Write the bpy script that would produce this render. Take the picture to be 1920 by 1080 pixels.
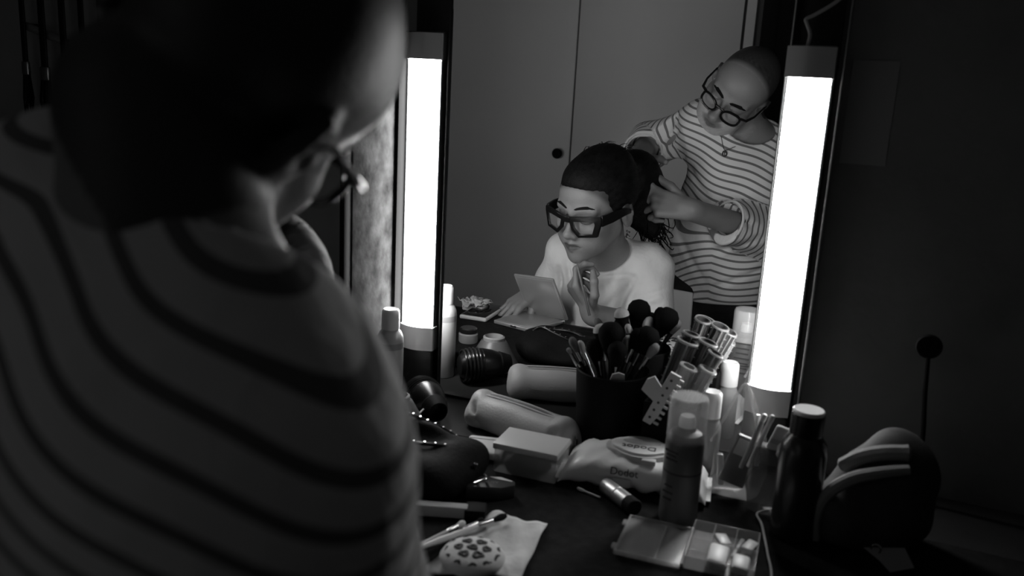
import bpy, bmesh, math, random
import numpy as np
from mathutils import Vector, Matrix

for o in list(bpy.data.objects): bpy.data.objects.remove(o, do_unlink=True)
S = bpy.context.scene
COL = S.collection

# ------------------------------------------------------------------ camera
def unit(v): v = np.asarray(v, float); return v / np.linalg.norm(v)
CAM_POS = (0.0, -1.45, 1.417)
yaw, pitch, roll = 0.3901, 0.2378, 0.0539
fw = np.array([-math.sin(yaw)*math.cos(pitch), math.cos(yaw)*math.cos(pitch), -math.sin(pitch)])
rt0 = np.array([math.cos(yaw), math.sin(yaw), 0.0]); up0 = np.cross(rt0, fw)
rt = math.cos(roll)*rt0 + math.sin(roll)*up0
up = -math.sin(roll)*rt0 + math.cos(roll)*up0
cd = bpy.data.cameras.new('camera'); cam = bpy.data.objects.new('camera', cd); COL.objects.link(cam)
m = Matrix.Identity(4)
for i in range(3):
    m[i][0] = rt[i]; m[i][1] = up[i]; m[i][2] = -fw[i]; m[i][3] = CAM_POS[i]
cam.matrix_world = m
cd.sensor_width = 36.0; cd.lens = 30.85; cd.clip_start = 0.02
cd.dof.use_dof = True; cd.dof.focus_distance = 2.12; cd.dof.aperture_fstop = 4.4
S.camera = cam

# ------------------------------------------------------------------ world and exposure
w = bpy.data.worlds.new('world'); S.world = w; w.use_nodes = True
bg = w.node_tree.nodes['Background']
bg.inputs['Color'].default_value = (1, 1, 1, 1); bg.inputs['Strength'].default_value = 0.014
S.view_settings.view_transform = 'Standard'; S.view_settings.look = 'None'
S.view_settings.exposure = 0.0; S.view_settings.gamma = 1.0
S.view_settings.use_curve_mapping = False
LAMP_EMIT = 22.0
S.cycles.max_bounces = 10 if hasattr(S, 'cycles') else 10

T = 0.80            # height of the dressing table's top
rng = random.Random(7)

# ------------------------------------------------------------------ materials
MATS = {}
def nodes_of(name):
    mt = bpy.data.materials.new(name); mt.use_nodes = True
    nt = mt.node_tree; return mt, nt, nt.nodes['Principled BSDF']
def g(v): return (v, v, v, 1.0)
def mat(name, val, rough=0.5, metal=0.0, noise=0.0, scale=30.0, bump=0.0, bscale=60.0, coat=0.0, spec=0.5, stretch=None):
    """plain grey surface with an optional mottle and fine relief"""
    if name in MATS: return MATS[name]
    mt, nt, b = nodes_of(name)
    b.inputs['Base Color'].default_value = g(val); b.inputs['Roughness'].default_value = rough
    b.inputs['Metallic'].default_value = metal; b.inputs['Coat Weight'].default_value = coat
    b.inputs['Specular IOR Level'].default_value = spec
    if noise or bump:
        tc = nt.nodes.new('ShaderNodeTexCoord'); mp = nt.nodes.new('ShaderNodeMapping')
        if stretch: mp.inputs['Scale'].default_value = stretch
        nt.links.new(tc.outputs['Object'], mp.inputs['Vector'])
    if noise:
        n = nt.nodes.new('ShaderNodeTexNoise'); n.inputs['Scale'].default_value = scale; n.inputs['Detail'].default_value = 5
        mr = nt.nodes.new('ShaderNodeMapRange')
        mr.inputs['From Min'].default_value = 0.3; mr.inputs['From Max'].default_value = 0.7
        mr.inputs['To Min'].default_value = max(0, val*(1-noise)); mr.inputs['To Max'].default_value = min(1, val*(1+noise))
        nt.links.new(mp.outputs['Vector'], n.inputs['Vector']); nt.links.new(n.outputs['Fac'], mr.inputs['Value'])
        nt.links.new(mr.outputs['Result'], b.inputs['Base Color'])
    if bump:
        n2 = nt.nodes.new('ShaderNodeTexNoise'); n2.inputs['Scale'].default_value = bscale; n2.inputs['Detail'].default_value = 4
        bp = nt.nodes.new('ShaderNodeBump'); bp.inputs['Strength'].default_value = 1.0; bp.inputs['Distance'].default_value = bump
        nt.links.new(mp.outputs['Vector'], n2.inputs['Vector']); nt.links.new(n2.outputs['Fac'], bp.inputs['Height'])
        nt.links.new(bp.outputs['Normal'], b.inputs['Normal'])
    MATS[name] = mt; return mt
def clear(name, val, solid=0.3, rough=0.15, spec=0.5):
    """thin clear or frosted plastic: part see-through, part milky"""
    if name in MATS: return MATS[name]
    mt, nt, b = nodes_of(name)
    b.inputs['Base Color'].default_value = g(val); b.inputs['Roughness'].default_value = rough
    b.inputs['Specular IOR Level'].default_value = spec
    tr = nt.nodes.new('ShaderNodeBsdfTransparent'); mx = nt.nodes.new('ShaderNodeMixShader')
    mx.inputs['Fac'].default_value = solid
    nt.links.new(tr.outputs[0], mx.inputs[1]); nt.links.new(b.outputs[0], mx.inputs[2])
    nt.links.new(mx.outputs[0], nt.nodes['Material Output'].inputs['Surface'])
    MATS[name] = mt; return mt
def emit(name, strength):
    mt, nt, b = nodes_of(name)
    b.inputs['Base Color'].default_value = g(0.8)
    b.inputs['Emission Color'].default_value = g(1.0); b.inputs['Emission Strength'].default_value = strength
    MATS[name] = mt; return mt
def attr_mat(name, rough=0.5, bump=0.0, bscale=120.0, spec=0.4, sheen=0.0):
    """surface whose own grey is stored per vertex (attribute tone)"""
    if name in MATS: return MATS[name]
    mt, nt, b = nodes_of(name)
    a = nt.nodes.new('ShaderNodeAttribute'); a.attribute_name = 'tone'
    nt.links.new(a.outputs['Fac'], b.inputs['Base Color'])
    b.inputs['Roughness'].default_value = rough; b.inputs['Specular IOR Level'].default_value = spec
    b.inputs['Sheen Weight'].default_value = sheen
    if bump:
        tc = nt.nodes.new('ShaderNodeTexCoord'); n2 = nt.nodes.new('ShaderNodeTexNoise'); n2.inputs['Scale'].default_value = bscale
        bp = nt.nodes.new('ShaderNodeBump'); bp.inputs['Distance'].default_value = bump
        nt.links.new(tc.outputs['Object'], n2.inputs['Vector']); nt.links.new(n2.outputs['Fac'], bp.inputs['Height'])
        nt.links.new(bp.outputs['Normal'], b.inputs['Normal'])
    MATS[name] = mt; return mt
def stripe_mat(name, light, dark, period, duty):
    """knitted stripes that follow the cloth (attribute run, metres along the cloth)"""
    mt, nt, b = nodes_of(name)
    a = nt.nodes.new('ShaderNodeAttribute'); a.attribute_name = 'run'
    d = nt.nodes.new('ShaderNodeMath'); d.operation = 'DIVIDE'; d.inputs[1].default_value = period
    f = nt.nodes.new('ShaderNodeMath'); f.operation = 'FRACT'
    r = nt.nodes.new('ShaderNodeValToRGB'); r.color_ramp.elements[0].color = g(light); r.color_ramp.elements[0].position = 0
    r.color_ramp.elements[1].color = g(light); r.color_ramp.elements[1].position = 1
    for pos, c in ((1-duty-.03, light), (1-duty, dark), (0.97, dark)):
        e = r.color_ramp.elements.new(pos); e.color = g(c)
    nt.links.new(a.outputs['Fac'], d.inputs[0]); nt.links.new(d.outputs[0], f.inputs[0]); nt.links.new(f.outputs[0], r.inputs[0])
    nt.links.new(r.outputs[0], b.inputs['Base Color'])
    b.inputs['Roughness'].default_value = 0.85; b.inputs['Specular IOR Level'].default_value = 0.2
    tc = nt.nodes.new('ShaderNodeTexCoord'); n2 = nt.nodes.new('ShaderNodeTexNoise'); n2.inputs['Scale'].default_value = 26; n2.inputs['Detail'].default_value = 3
    bp = nt.nodes.new('ShaderNodeBump'); bp.inputs['Distance'].default_value = 0.006; bp.inputs['Strength'].default_value = .8
    nt.links.new(tc.outputs['Object'], n2.inputs['Vector']); nt.links.new(n2.outputs['Fac'], bp.inputs['Height'])
    nt.links.new(bp.outputs['Normal'], b.inputs['Normal'])
    MATS[name] = mt; return mt

# ------------------------------------------------------------------ object helpers
def tag(o, label=None, cat=None, group=None, kind=None):
    if label: o['label'] = label
    if cat: o['category'] = cat
    if group: o['group'] = group
    if kind: o['kind'] = kind
    return o
def thing(name, label, cat, loc=(0, 0, 0), rotz=0.0, group=None, rot=None):
    o = bpy.data.objects.new(name, None); COL.objects.link(o); o.empty_display_size = 0.05
    o.location = loc; o.rotation_euler = rot if rot else (0, 0, rotz)
    return tag(o, label, cat, group)
def link(name, me, material, parent=None, smooth=True):
    o = bpy.data.objects.new(name, me); COL.objects.link(o)
    if material and not me.materials: me.materials.append(material)
    if parent: o.parent = parent
    if smooth: me.shade_smooth()
    return o
def obj(name, bm, material, parent=None, smooth=None, bevel=None):
    me = bpy.data.meshes.new(name)
    bmesh.ops.recalc_face_normals(bm, faces=bm.faces)
    bm.to_mesh(me); bm.free()
    o = bpy.data.objects.new(name, me); COL.objects.link(o)
    if material: me.materials.append(material)
    if parent: o.parent = parent
    if smooth is None: smooth = 35
    if smooth:
        me.shade_smooth()
        try: me.set_sharp_from_angle(angle=math.radians(smooth))
        except Exception: pass
    return o
def new(): return bmesh.new()
def xf(loc=(0, 0, 0), rot=(0, 0, 0), sc=(1, 1, 1)):
    from mathutils import Euler
    return Matrix.LocRotScale(Vector(loc), Euler(rot), Vector(sc))
def box(bm, c, s, bev=0.0, rot=(0, 0, 0), seg=2):
    r = bmesh.ops.create_cube(bm, size=1.0, matrix=xf(c, rot, s))
    if bev:
        es = list({e for v in r['verts'] for e in v.link_edges})
        bmesh.ops.bevel(bm, geom=es, offset=bev, segments=seg, profile=0.5, affect='EDGES')
    return bm
def lathe(bm, prof, seg=32, mtx=None, squash=1.0):
    rings = []
    for r, z in prof:
        if r < 1e-6: rings.append([bm.verts.new((0, 0, z))])
        else: rings.append([bm.verts.new((r*math.cos(2*math.pi*i/seg), squash*r*math.sin(2*math.pi*i/seg), z)) for i in range(seg)])
    for a, b in zip(rings, rings[1:]):
        for i in range(seg):
            j = (i+1) % seg
            if len(a) == 1 and len(b) == 1: break
            if len(a) == 1: bm.faces.new((a[0], b[i], b[j]))
            elif len(b) == 1: bm.faces.new((a[i], b[0], a[j]))
            else: bm.faces.new((a[i], b[i], b[j], a[j]))
    if mtx is not None:
        bmesh.ops.transform(bm, matrix=mtx, verts=[v for rg in rings for v in rg])
    return bm
def aim(a, b):
    """matrix that carries +z onto the segment a to b"""
    a, b = Vector(a), Vector(b); z = (b-a).normalized()
    q = z.to_track_quat('Z', 'Y').to_matrix().to_4x4(); q.translation = a
    return q, (b-a).length
def tube(bm, pts, rad, seg=10, closed=False, cap=True):
    """round tube along points; rad a number or a list"""
    P = [Vector(p) for p in pts]; n = len(P)
    R = rad if isinstance(rad, (list, tuple)) else [rad]*n
    prev = None; rings = []
    for i in range(n):
        if closed: t = (P[(i+1) % n]-P[i-1]).normalized()
        else: t = (P[min(i+1, n-1)]-P[max(i-1, 0)]).normalized()
        if prev is None:
            u = t.orthogonal().normalized()
        else:
            u = (prev - t*prev.dot(t)).normalized()
        prev = u; v = t.cross(u)
        rings.append([bm.verts.new(P[i]+R[i]*(math.cos(2*math.pi*k/seg)*u+math.sin(2*math.pi*k/seg)*v)) for k in range(seg)])
    m_ = n if closed else n-1
    for i in range(m_):
        a, b = rings[i], rings[(i+1) % n]
        for k in range(seg):
            j = (k+1) % seg; bm.faces.new((a[k], a[j], b[j], b[k]))
    if cap and not closed:
        bm.faces.new(rings[0]); bm.faces.new(rings[-1])
    return bm
def smooth_path(pts, n=8):
    P = [Vector(p) for p in pts]; out = []
    for i in range(len(P)-1):
        p0, p1, p2, p3 = P[max(i-1, 0)], P[i], P[i+1], P[min(i+2, len(P)-1)]
        for k in range(n):
            t = k/n
            out.append(0.5*((2*p1)+(-p0+p2)*t+(2*p0-5*p1+4*p2-p3)*t*t+(-p0+3*p1-3*p2+p3)*t**3))
    out.append(P[-1]); return out
def prism(bm, poly, h, mtx=None, bev=0.0):
    vs = [bm.verts.new((x, y, 0)) for x, y in poly]; f = bm.faces.new(vs)
    r = bmesh.ops.extrude_face_region(bm, geom=[f]); nv = [e for e in r['geom'] if isinstance(e, bmesh.types.BMVert)]
    bmesh.ops.translate(bm, verts=nv, vec=(0, 0, h))
    allv = vs+nv
    if bev:
        es = list({e for v in allv for e in v.link_edges})
        rr = bmesh.ops.bevel(bm, geom=es, offset=bev, segments=2, profile=.5, affect='EDGES'); allv = list({v for v in rr['verts']})
        allv = list(bm.verts) if mtx is not None else allv
    if mtx is not None: bmesh.ops.transform(bm, matrix=mtx, verts=allv)
    return bm
def lettering(text, size, material, parent, loc, rot, ext=0.0002, name='lettering', align='CENTER'):
    cu = bpy.data.curves.new('lettering', 'FONT'); cu.body = text; cu.size = size; cu.extrude = ext; cu.align_x = align; cu.align_y = 'CENTER'
    to = bpy.data.objects.new('tmp', cu); COL.objects.link(to)
    dg = bpy.context.evaluated_depsgraph_get(); dg.update()
    me = bpy.data.meshes.new_from_object(to.evaluated_get(dg)); bpy.data.objects.remove(to, do_unlink=True)
    me.materials.clear(); me.materials.append(material)
    o = bpy.data.objects.new(name, me); COL.objects.link(o); o.parent = parent; o.location = loc; o.rotation_euler = rot
    return o
def sub_surf(o, lv=2):
    md = o.modifiers.new('sub', 'SUBSURF'); md.levels = lv; md.render_levels = lv; return o

# ------------------------------------------------------------------ soft solids: blended distance fields and their surface
class Frame:
    def __init__(s, R, t): s.R = np.asarray(R, float); s.t = np.asarray(t, float)
    def w(s, p): return s.R @ np.asarray(p, float) + s.t
    def loc(s, P): return (np.asarray(P)-s.t) @ s.R
def frame(origin, fwd, upv, sc=1.0):
    """x = the figure's own left, -y = the way it faces, z = up"""
    z = unit(upv); f = np.asarray(fwd, float); f = unit(f - z*np.dot(f, z)); y = -f; x = np.cross(y, z)
    fr = Frame(np.stack([x, y, z], 1), origin); fr.sc = sc; return fr
IDF = Frame(np.eye(3), (0, 0, 0)); IDF.sc = 1.0
class Field:
    def __init__(s, lo, hi, h):
        s.lo = np.asarray(lo, float); s.h = h
        s.n = np.ceil((np.asarray(hi, float)-s.lo)/h).astype(int)+1
        s.v = np.full(s.n, 0.5, np.float32); s.tags = []
    def _blk(s, lo, hi):
        a = np.clip(np.floor((lo-s.lo)/s.h).astype(int), 0, s.n); b = np.clip(np.ceil((hi-s.lo)/s.h).astype(int)+1, 0, s.n)
        if np.any(b-a <= 0): return None, None
        ax = [s.lo[i]+s.h*np.arange(a[i], b[i]) for i in range(3)]
        P = np.stack(np.meshgrid(*ax, indexing='ij'), -1)
        return tuple(slice(a[i], b[i]) for i in range(3)), P
    def put(s, fn, lo, hi, k=0.01, mode='u'):
        pad = k+3*s.h
        sl, P = s._blk(np.asarray(lo)-pad, np.asarray(hi)+pad)
        if sl is None: return
        d = fn(P).astype(np.float32); a = s.v[sl]
        if mode == 'u':
            q = np.maximum(k-np.abs(a-d), 0)/max(k, 1e-9); s.v[sl] = np.minimum(a, d)-q*q*k*.25
        elif mode == 's':
            d = -d; q = np.maximum(k-np.abs(a-d), 0)/max(k, 1e-9); s.v[sl] = np.maximum(a, d)+q*q*k*.25
    def ell(s, c, r, fr=IDF, k=0.01, mode='u', rot=None):
        sc = fr.sc; C = fr.w(np.asarray(c, float)*sc); r = np.asarray(r, float)*sc; k = k*sc
        R = fr.R if rot is None else fr.R @ rot
        def fn(P):
            q = (P-C) @ R; k0 = np.sqrt(((q/r)**2).sum(-1)); k1 = np.sqrt(((q/r**2)**2).sum(-1))
            return k0*(k0-1)/np.maximum(k1, 1e-6)
        m_ = r.max(); s.put(fn, C-m_, C+m_, k, mode)
    def cap(s, a, b, ra, rb=None, fr=IDF, k=0.01, mode='u', flat=None):
        sc = fr.sc; rb = ra if rb is None else rb
        A = fr.w(np.asarray(a, float)*sc); B = fr.w(np.asarray(b, float)*sc); ra *= sc; rb *= sc; k = k*sc
        ab = B-A; L2 = ab@ab
        def fn(P):
            t = np.clip(((P-A)@ab)/max(L2, 1e-12), 0, 1)
            d = np.linalg.norm(P-(A+t[..., None]*ab), axis=-1)-(ra+t*(rb-ra))
            return d
        m_ = max(ra, rb); s.put(fn, np.minimum(A, B)-m_, np.maximum(A, B)+m_, k, mode)
    def chain(s, pts, rad, fr=IDF, k=0.01):
        for i in range(len(pts)-1): s.cap(pts[i], pts[i+1], rad[i], rad[i+1], fr, k)
    def sample(s, P):
        q = (np.asarray(P)-s.lo)/s.h; i = np.clip(np.floor(q).astype(int), 0, s.n-2); f = q-i; out = 0
        for dx in (0, 1):
            for dy in (0, 1):
                for dz in (0, 1):
                    w_ = (f[..., 0] if dx else 1-f[..., 0])*(f[..., 1] if dy else 1-f[..., 1])*(f[..., 2] if dz else 1-f[..., 2])
                    out = out+w_*s.v[i[..., 0]+dx, i[..., 1]+dy, i[..., 2]+dz]
        return out
    def merge(s, o, k=0.01):
        q = np.maximum(k-np.abs(s.v-o.v), 0)/k; s.v = np.minimum(s.v, o.v)-q*q*k*.25
    def half(s, p, n, k=0.004):
        """keep only the side the normal n points to"""
        n = unit(n); p = np.asarray(p, float)
        sl, P = s._blk(s.lo, s.lo+s.h*s.n)
        d = (-(P-p)@n).astype(np.float32); a = s.v
        q = np.maximum(k-np.abs(a-d), 0)/k; s.v = np.maximum(a, d)+q*q*k*.25
    def disp(s, fn):
        sl, P = s._blk(s.lo, s.lo+s.h*s.n)
        near = np.abs(s.v) < 0.03
        s.v[near] += fn(P[near]).astype(np.float32)
    def crease(s, a, b, depth, w, ymin):
        """soft pull fold in the cloth's front, running from a to b (x, z)"""
        sl, P = s._blk(s.lo, s.lo+s.h*s.n); near = (np.abs(s.v) < 0.03) & (P[..., 1] > ymin)
        q = P[near][:, [0, 2]]; a = np.asarray(a, float); ab = np.asarray(b, float)-a
        t = ((q-a)@ab)/(ab@ab); tc = np.clip(t, 0, 1); d = np.linalg.norm(q-(a+tc[:, None]*ab), axis=1)
        s.v[near] += (depth*np.exp(-(d/w)**2)*np.sin(math.pi*np.clip(tc, .04, .96))**.5-.22*depth*np.exp(-((d-2*w)/w)**2)).astype(np.float32)
    def surface(s):
        v = s.v; ins = v < 0
        n = np.array(v.shape)-1
        cnt = np.zeros(n, np.int8)
        for dx in (0, 1):
            for dy in (0, 1):
                for dz in (0, 1): cnt += ins[dx:n[0]+dx, dy:n[1]+dy, dz:n[2]+dz]
        act = np.argwhere((cnt > 0) & (cnt < 8)); N = len(act)
        idx = np.full(n, -1, np.int32); idx[tuple(act.T)] = np.arange(N)
        cor = [(dx, dy, dz) for dx in (0, 1) for dy in (0, 1) for dz in (0, 1)]
        val = np.stack([v[act[:, 0]+c[0], act[:, 1]+c[1], act[:, 2]+c[2]] for c in cor], 1)
        acc = np.zeros((N, 3)); num = np.zeros(N)
        for i, a in enumerate(cor):
            for j, b in enumerate(cor):
                if j <= i or sum(abs(a[q]-b[q]) for q in range(3)) != 1: continue
                va, vb = val[:, i], val[:, j]; cr = (va < 0) != (vb < 0)
                t = np.where(cr, va/np.where(cr, va-vb, 1), 0)
                p = np.array(a)[None]+t[:, None]*(np.array(b)-np.array(a))[None]
                acc += np.where(cr[:, None], p, 0); num += cr
        P = s.lo+s.h*(act+acc/np.maximum(num, 1)[:, None])
        quads = []
        for ax in range(3):
            u, w_ = (ax+1) % 3, (ax+2) % 3
            sa = [slice(0, None)]*3; sb = [slice(0, None)]*3; sa[ax] = slice(0, -1); sb[ax] = slice(1, None)
            A, B = ins[tuple(sa)], ins[tuple(sb)]
            e = np.argwhere(A != B)
            e = e[(e[:, u] > 0) & (e[:, w_] > 0) & (e[:, u] < v.shape[u]-1) & (e[:, w_] < v.shape[w_]-1)]
            fl = A[tuple(e.T)]
            o = []
            for du, dw in ((-1, -1), (0, -1), (0, 0), (-1, 0)):
                c = e.copy(); c[:, u] += du; c[:, w_] += dw; o.append(idx[tuple(c.T)])
            q = np.stack(o, 1); q[~fl] = q[~fl][:, ::-1]; quads.append(q)
        return P, np.concatenate(quads)
def relax(P, Q, it=1, f=0.5):
    for _ in range(it):
        acc = np.zeros_like(P); c = np.zeros(len(P))
        for a, b in ((0, 1), (1, 2), (2, 3), (3, 0)):
            for x, y in ((a, b), (b, a)):
                np.add.at(acc, Q[:, x], P[Q[:, y]]); np.add.at(c, Q[:, x], 1)
        P = P*(1-f)+f*acc/np.maximum(c, 1)[:, None]
    return P
def mesh_np(name, P, Q, attrs=None):
    me = bpy.data.meshes.new(name)
    me.vertices.add(len(P)); me.vertices.foreach_set('co', P.astype(np.float32).ravel())
    k = Q.shape[1]
    me.loops.add(Q.size); me.loops.foreach_set('vertex_index', Q.astype(np.int32).ravel())
    me.polygons.add(len(Q)); me.polygons.foreach_set('loop_start', np.arange(0, Q.size, k, dtype=np.int32))
    me.update(calc_edges=True); me.validate()
    for nm, a in (attrs or {}).items():
        at = me.attributes.new(nm, 'FLOAT', 'POINT'); at.data.foreach_set('value', np.asarray(a, np.float32))
    me.shade_smooth(); return me
def soft(name, F, material, parent=None, it=1, tone=None, run=None, extra=None):
    P, Q = F.surface(); P = relax(P, Q, it) if it else P
    if extra is not None:
        P2, Q2 = extra; Q = np.concatenate([Q, Q2+len(P)]); P = np.concatenate([P, P2])
    at = {}
    if tone is not None: at['tone'] = tone(P)
    if run is not None: at['run'] = run(P)
    o = link(name, mesh_np(name, P, Q, at), material, parent)
    return o
def sstep(a, b, x): t = np.clip((x-a)/(b-a), 0, 1); return t*t*(3-2*t)

# ------------------------------------------------------------------ anatomy
def add_head(F, fr, male=False):
    E, C = F.ell, F.cap
    E((0, .014, .034), (.075, .098, .084), fr, .01)                    # cranium
    E((0, -.034, .045), (.060, .052, .048), fr, .03)                   # forehead
    E((0, -.028, -.035), (.057 if male else .053, .060, .074), fr, .03)                  # face
    for sx in (-1, 1):
        C((sx*(.054 if male else .049), .002, -.05 if male else -.044), (sx*(.022 if male else .014), -.066, -.094), .014 if not male else .020, .012 if not male else .019, fr, .03)
        E((sx*.044, -.058, -.026), (.022, .022, .019), fr, .03)        # cheekbone
        E((sx*.034, -.058, -.056), (.022, .024, .026), fr, .03)        # cheek
        C((sx*.046, -.072, .021), (sx*.014, -.086, .018), .008, .008, fr, .016)
    E((0, -.080, -.097), (.016 if not male else .024, .015, .015), fr, .026)   # chin
    C((0, -.088, .012), (0, -.108, -.032), .0065, .0088, fr, .012)     # nose bridge
    E((0, -.110, -.034), (.0105, .0105, .0095), fr, .008)
    for sx in (-1, 1): E((sx*.0115, -.100, -.038), (.0075, .009, .0075), fr, .007)
    E((0, -.080, -.063), (.028, .017, .022), fr, .02)                  # muzzle
    for sx in (-1, 1):
        F.ell((sx*.032, -.101, .002), (.020, .018, .012), fr, .016, 's')
        E((sx*.032, -.078, -.001), (.0145, .0125, .0115), fr, .004)    # lid over the eye
        C((sx*.046, -.074, .004), (sx*.020, -.089, .005), .0035, .0035, fr, .004)
    C((-.022, -.087, -.0615), (0, -.0995, -.0585), .0032, .0052, fr, .006)
    C((.022, -.087, -.0615), (0, -.0995, -.0585), .0035, .0052, fr, .006)
    C((-.019, -.087, -.069), (0, -.0975, -.0715), .004, .0062, fr, .006)
    C((.019, -.087, -.069), (0, -.0975, -.0715), .004, .0062, fr, .006)
    for sx in (-1, 1):
        C((sx*.022, -.091, -.0655), (0, -.1065, -.0652), .0012, .002, fr, .003, 's')
        E((sx*.006, -.104, -.045), (.003, .004, .003), fr, .003, 's')
        # ears
        rot = np.array([[1, 0, 0], [0, math.cos(.25), -math.sin(.25)], [0, math.sin(.25), math.cos(.25)]])
        E((sx*.077, .016, -.012), (.008, .019, .032), fr, .008, 'u', rot)
        E((sx*.086, .012, -.006), (.006, .010, .018), fr, .004, 's', rot)
        C((sx*.083, .024, .012), (sx*.084, .028, -.012), .0035, .0035, fr, .004)
        E((sx*.080, .004, -.012), (.005, .005, .007), fr, .004)
def add_hand(F, fr, curls, thumb, k=.004):
    """fr: wrist origin, +y along the fingers, +x on the thumb side, +z back of the hand"""
    base = [(.028, .086), (.009, .091), (-.010, .087), (-.027, .077)]
    lens = [(.042, .026, .020), (.047, .029, .021), (.043, .027, .020), (.034, .020, .018)]
    rad = [.0092, .0094, .0088, .0078]
    F.cap((0.004, -.01, 0), (.004, .02, 0), .020, .022, fr, .012)
    tips = []
    for i in range(4):
        bx, by = base[i]
        F.cap((bx*.6, .012, -.001), (bx, by, 0), .0125, .0108, fr, .010)
        sp, c1, c2, c3 = curls[i]
        p = np.array((bx, by, 0.0)); a = 0.0
        for L, c, r0, r1 in zip(lens[i], (c1, c2, c3), (rad[i], rad[i]*.92, rad[i]*.84), (rad[i]*.92, rad[i]*.84, rad[i]*.74)):
            a += c
            d = np.array((math.sin(sp)*math.cos(a), math.cos(sp)*math.cos(a), -math.sin(a)))
            q = p+d*L; F.cap(p, q, r0, r1, fr, k if L != lens[i][0] else .006); p = q
        tips.append(fr.w(p*fr.sc))
    F.ell((.021, .035, -.009), (.014, .026, .012), fr, .010)      # ball of the thumb
    p = np.array((.026, .022, -.006))
    for d, L, r0, r1 in zip(thumb, (.044, .034, .026), (.0125, .0105, .0098), (.0105, .0098, .0078)):
        q = p+unit(d)*L; F.cap(p, q, r0, r1, fr, .006); p = q
    tips.append(fr.w(p*fr.sc))
    return tips
def hand_frame(wrist, along, back, thumb_side, sc=1.0):
    y = unit(along); z = np.asarray(back, float); z = unit(z-y*np.dot(z, y)); x = np.cross(y, z)
    if np.dot(x, thumb_side) < 0: x = -x
    fr = Frame(np.stack([x, y, z], 1), wrist); fr.sc = sc; return fr
def face_point(F, fr, x, z, lift=.0008, y0=-.135, y1=-.03):
    ys = np.linspace(y0, y1, 260); P = np.stack([np.full_like(ys, x), ys, np.full_like(ys, z)], 1)*fr.sc
    v = F.sample(P@fr.R.T+fr.t); i = int(np.argmax(v < 0)) if (v < 0).any() else len(ys)-1
    return fr.w(np.array((x, ys[i]-lift, z))*fr.sc)
def face_strip(name, F, fr, line, half_w, material, parent, lift=.0008):
    """thin raised strip that follows the face: line = [(x, z)], half_w = its half height at each point"""
    bm = new(); rows = []
    for (x, z), hw in zip(line, half_w):
        rows.append([bm.verts.new(face_point(F, fr, x, z+s_*hw, lift if s_ == 0 else lift*.3)) for s_ in (-1, 0, 1)])
    for a, b in zip(rows, rows[1:]):
        for i in range(2): bm.faces.new((a[i], a[i+1], b[i+1], b[i]))
    return obj(name, bm, material, parent, 80)
def brow_lash(F, fr, parent, m_, brow_w, arch, lash=True, bz=.0245):
    for sx in (-1, 1):
        xs_ = np.linspace(.010, .054, 10); zs = bz+arch*np.sin((xs_-.010)/.044*math.pi*.78)-.10*np.maximum(xs_-.04, 0)
        face_strip('eyebrow', F, fr, [(sx*x, z) for x, z in zip(xs_, zs)], [brow_w*(.75+.4*math.sin(i/9*2.6))*(1 if i < 7 else .55) if 0 < i < 9 else .0008 for i in range(10)], m_, parent, .0014)
        if not lash: continue
        xs_ = np.linspace(.017, .049, 9); zs = -.0055-.0030*np.sin((xs_-.017)/.032*math.pi)+.05*(xs_-.033)
        face_strip('eyelash', F, fr, [(sx*x, z) for x, z in zip(xs_, zs)], [.0008]+[.0026]*7+[.0008], m_, parent, .0022)
def fold_noise(P, dirs, amp):
    s = 0
    for d, f, ph, a in dirs:
        u = P@np.asarray(unit(d)); w_ = np.sin(9*P[..., 0]+5*P[..., 2]+ph)*.35+np.sin(7*P[..., 1]-6*P[..., 2]+2*ph)*.3
        s = s+a*(np.abs(np.sin(f*u+2.2*w_+ph))**2.2-.35)
    return s*amp

# ================================================================== the setting
M_wall = mat('dark_plaster', 0.045, 0.9, noise=.25, scale=4, bump=.002, bscale=40)
M_floor = mat('dark_floor', 0.05, 0.6, noise=.3, scale=6)
M_black = mat('black_lacquer', 0.016, 0.45, noise=.3, scale=20)
M_top = mat('table_laminate', 0.030, 0.38, noise=.2, scale=15)
M_cloth = mat('black_towel', 0.014, 0.95, noise=.3, scale=60, bump=.0015, bscale=400, spec=.1)
M_door = mat('pale_cupboard_paint', 0.74, 0.55, noise=.03, scale=3)
M_dark = mat('black_plastic', 0.008, 0.30, spec=.3)
M_matt = mat('matt_black_plastic', 0.009, 0.7, spec=.12)
M_metal = mat('brushed_metal', 0.55, 0.25, 1.0)
M_white = mat('white_plastic', 0.78, 0.35)
M_cream = mat('satin_white_metal', 0.62, 0.35)
M_grey = mat('grey_plastic', 0.30, 0.4)

def struct(name, bm, material, label=None, smooth=None):
    o = obj(name, bm, material, None, smooth); return tag(o, label, None, None, 'structure')
struct('floor', box(new(), (-.7, -1.2, -.05), (6.6, 4.4, .1)), M_floor, 'dark floor of the dressing room')
struct('wall_back', box(new(), (-.7, .11, 1.35), (6.6, .1, 2.7)), mat('grey_plaster', 0.26, 0.9, noise=.2, scale=4, bump=.002, bscale=40), 'dark wall behind the dressing mirror')
struct('wall_rear', box(new(), (-.7, -3.15, 1.35), (6.6, .1, 2.7)), M_wall, 'dark wall seen past the cupboard in the mirror')
struct('wall_left', box(new(), (-3.05, -1.5, 1.35), (.1, 3.2, 2.7)), M_wall, 'dark wall at the left end of the room')

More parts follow.
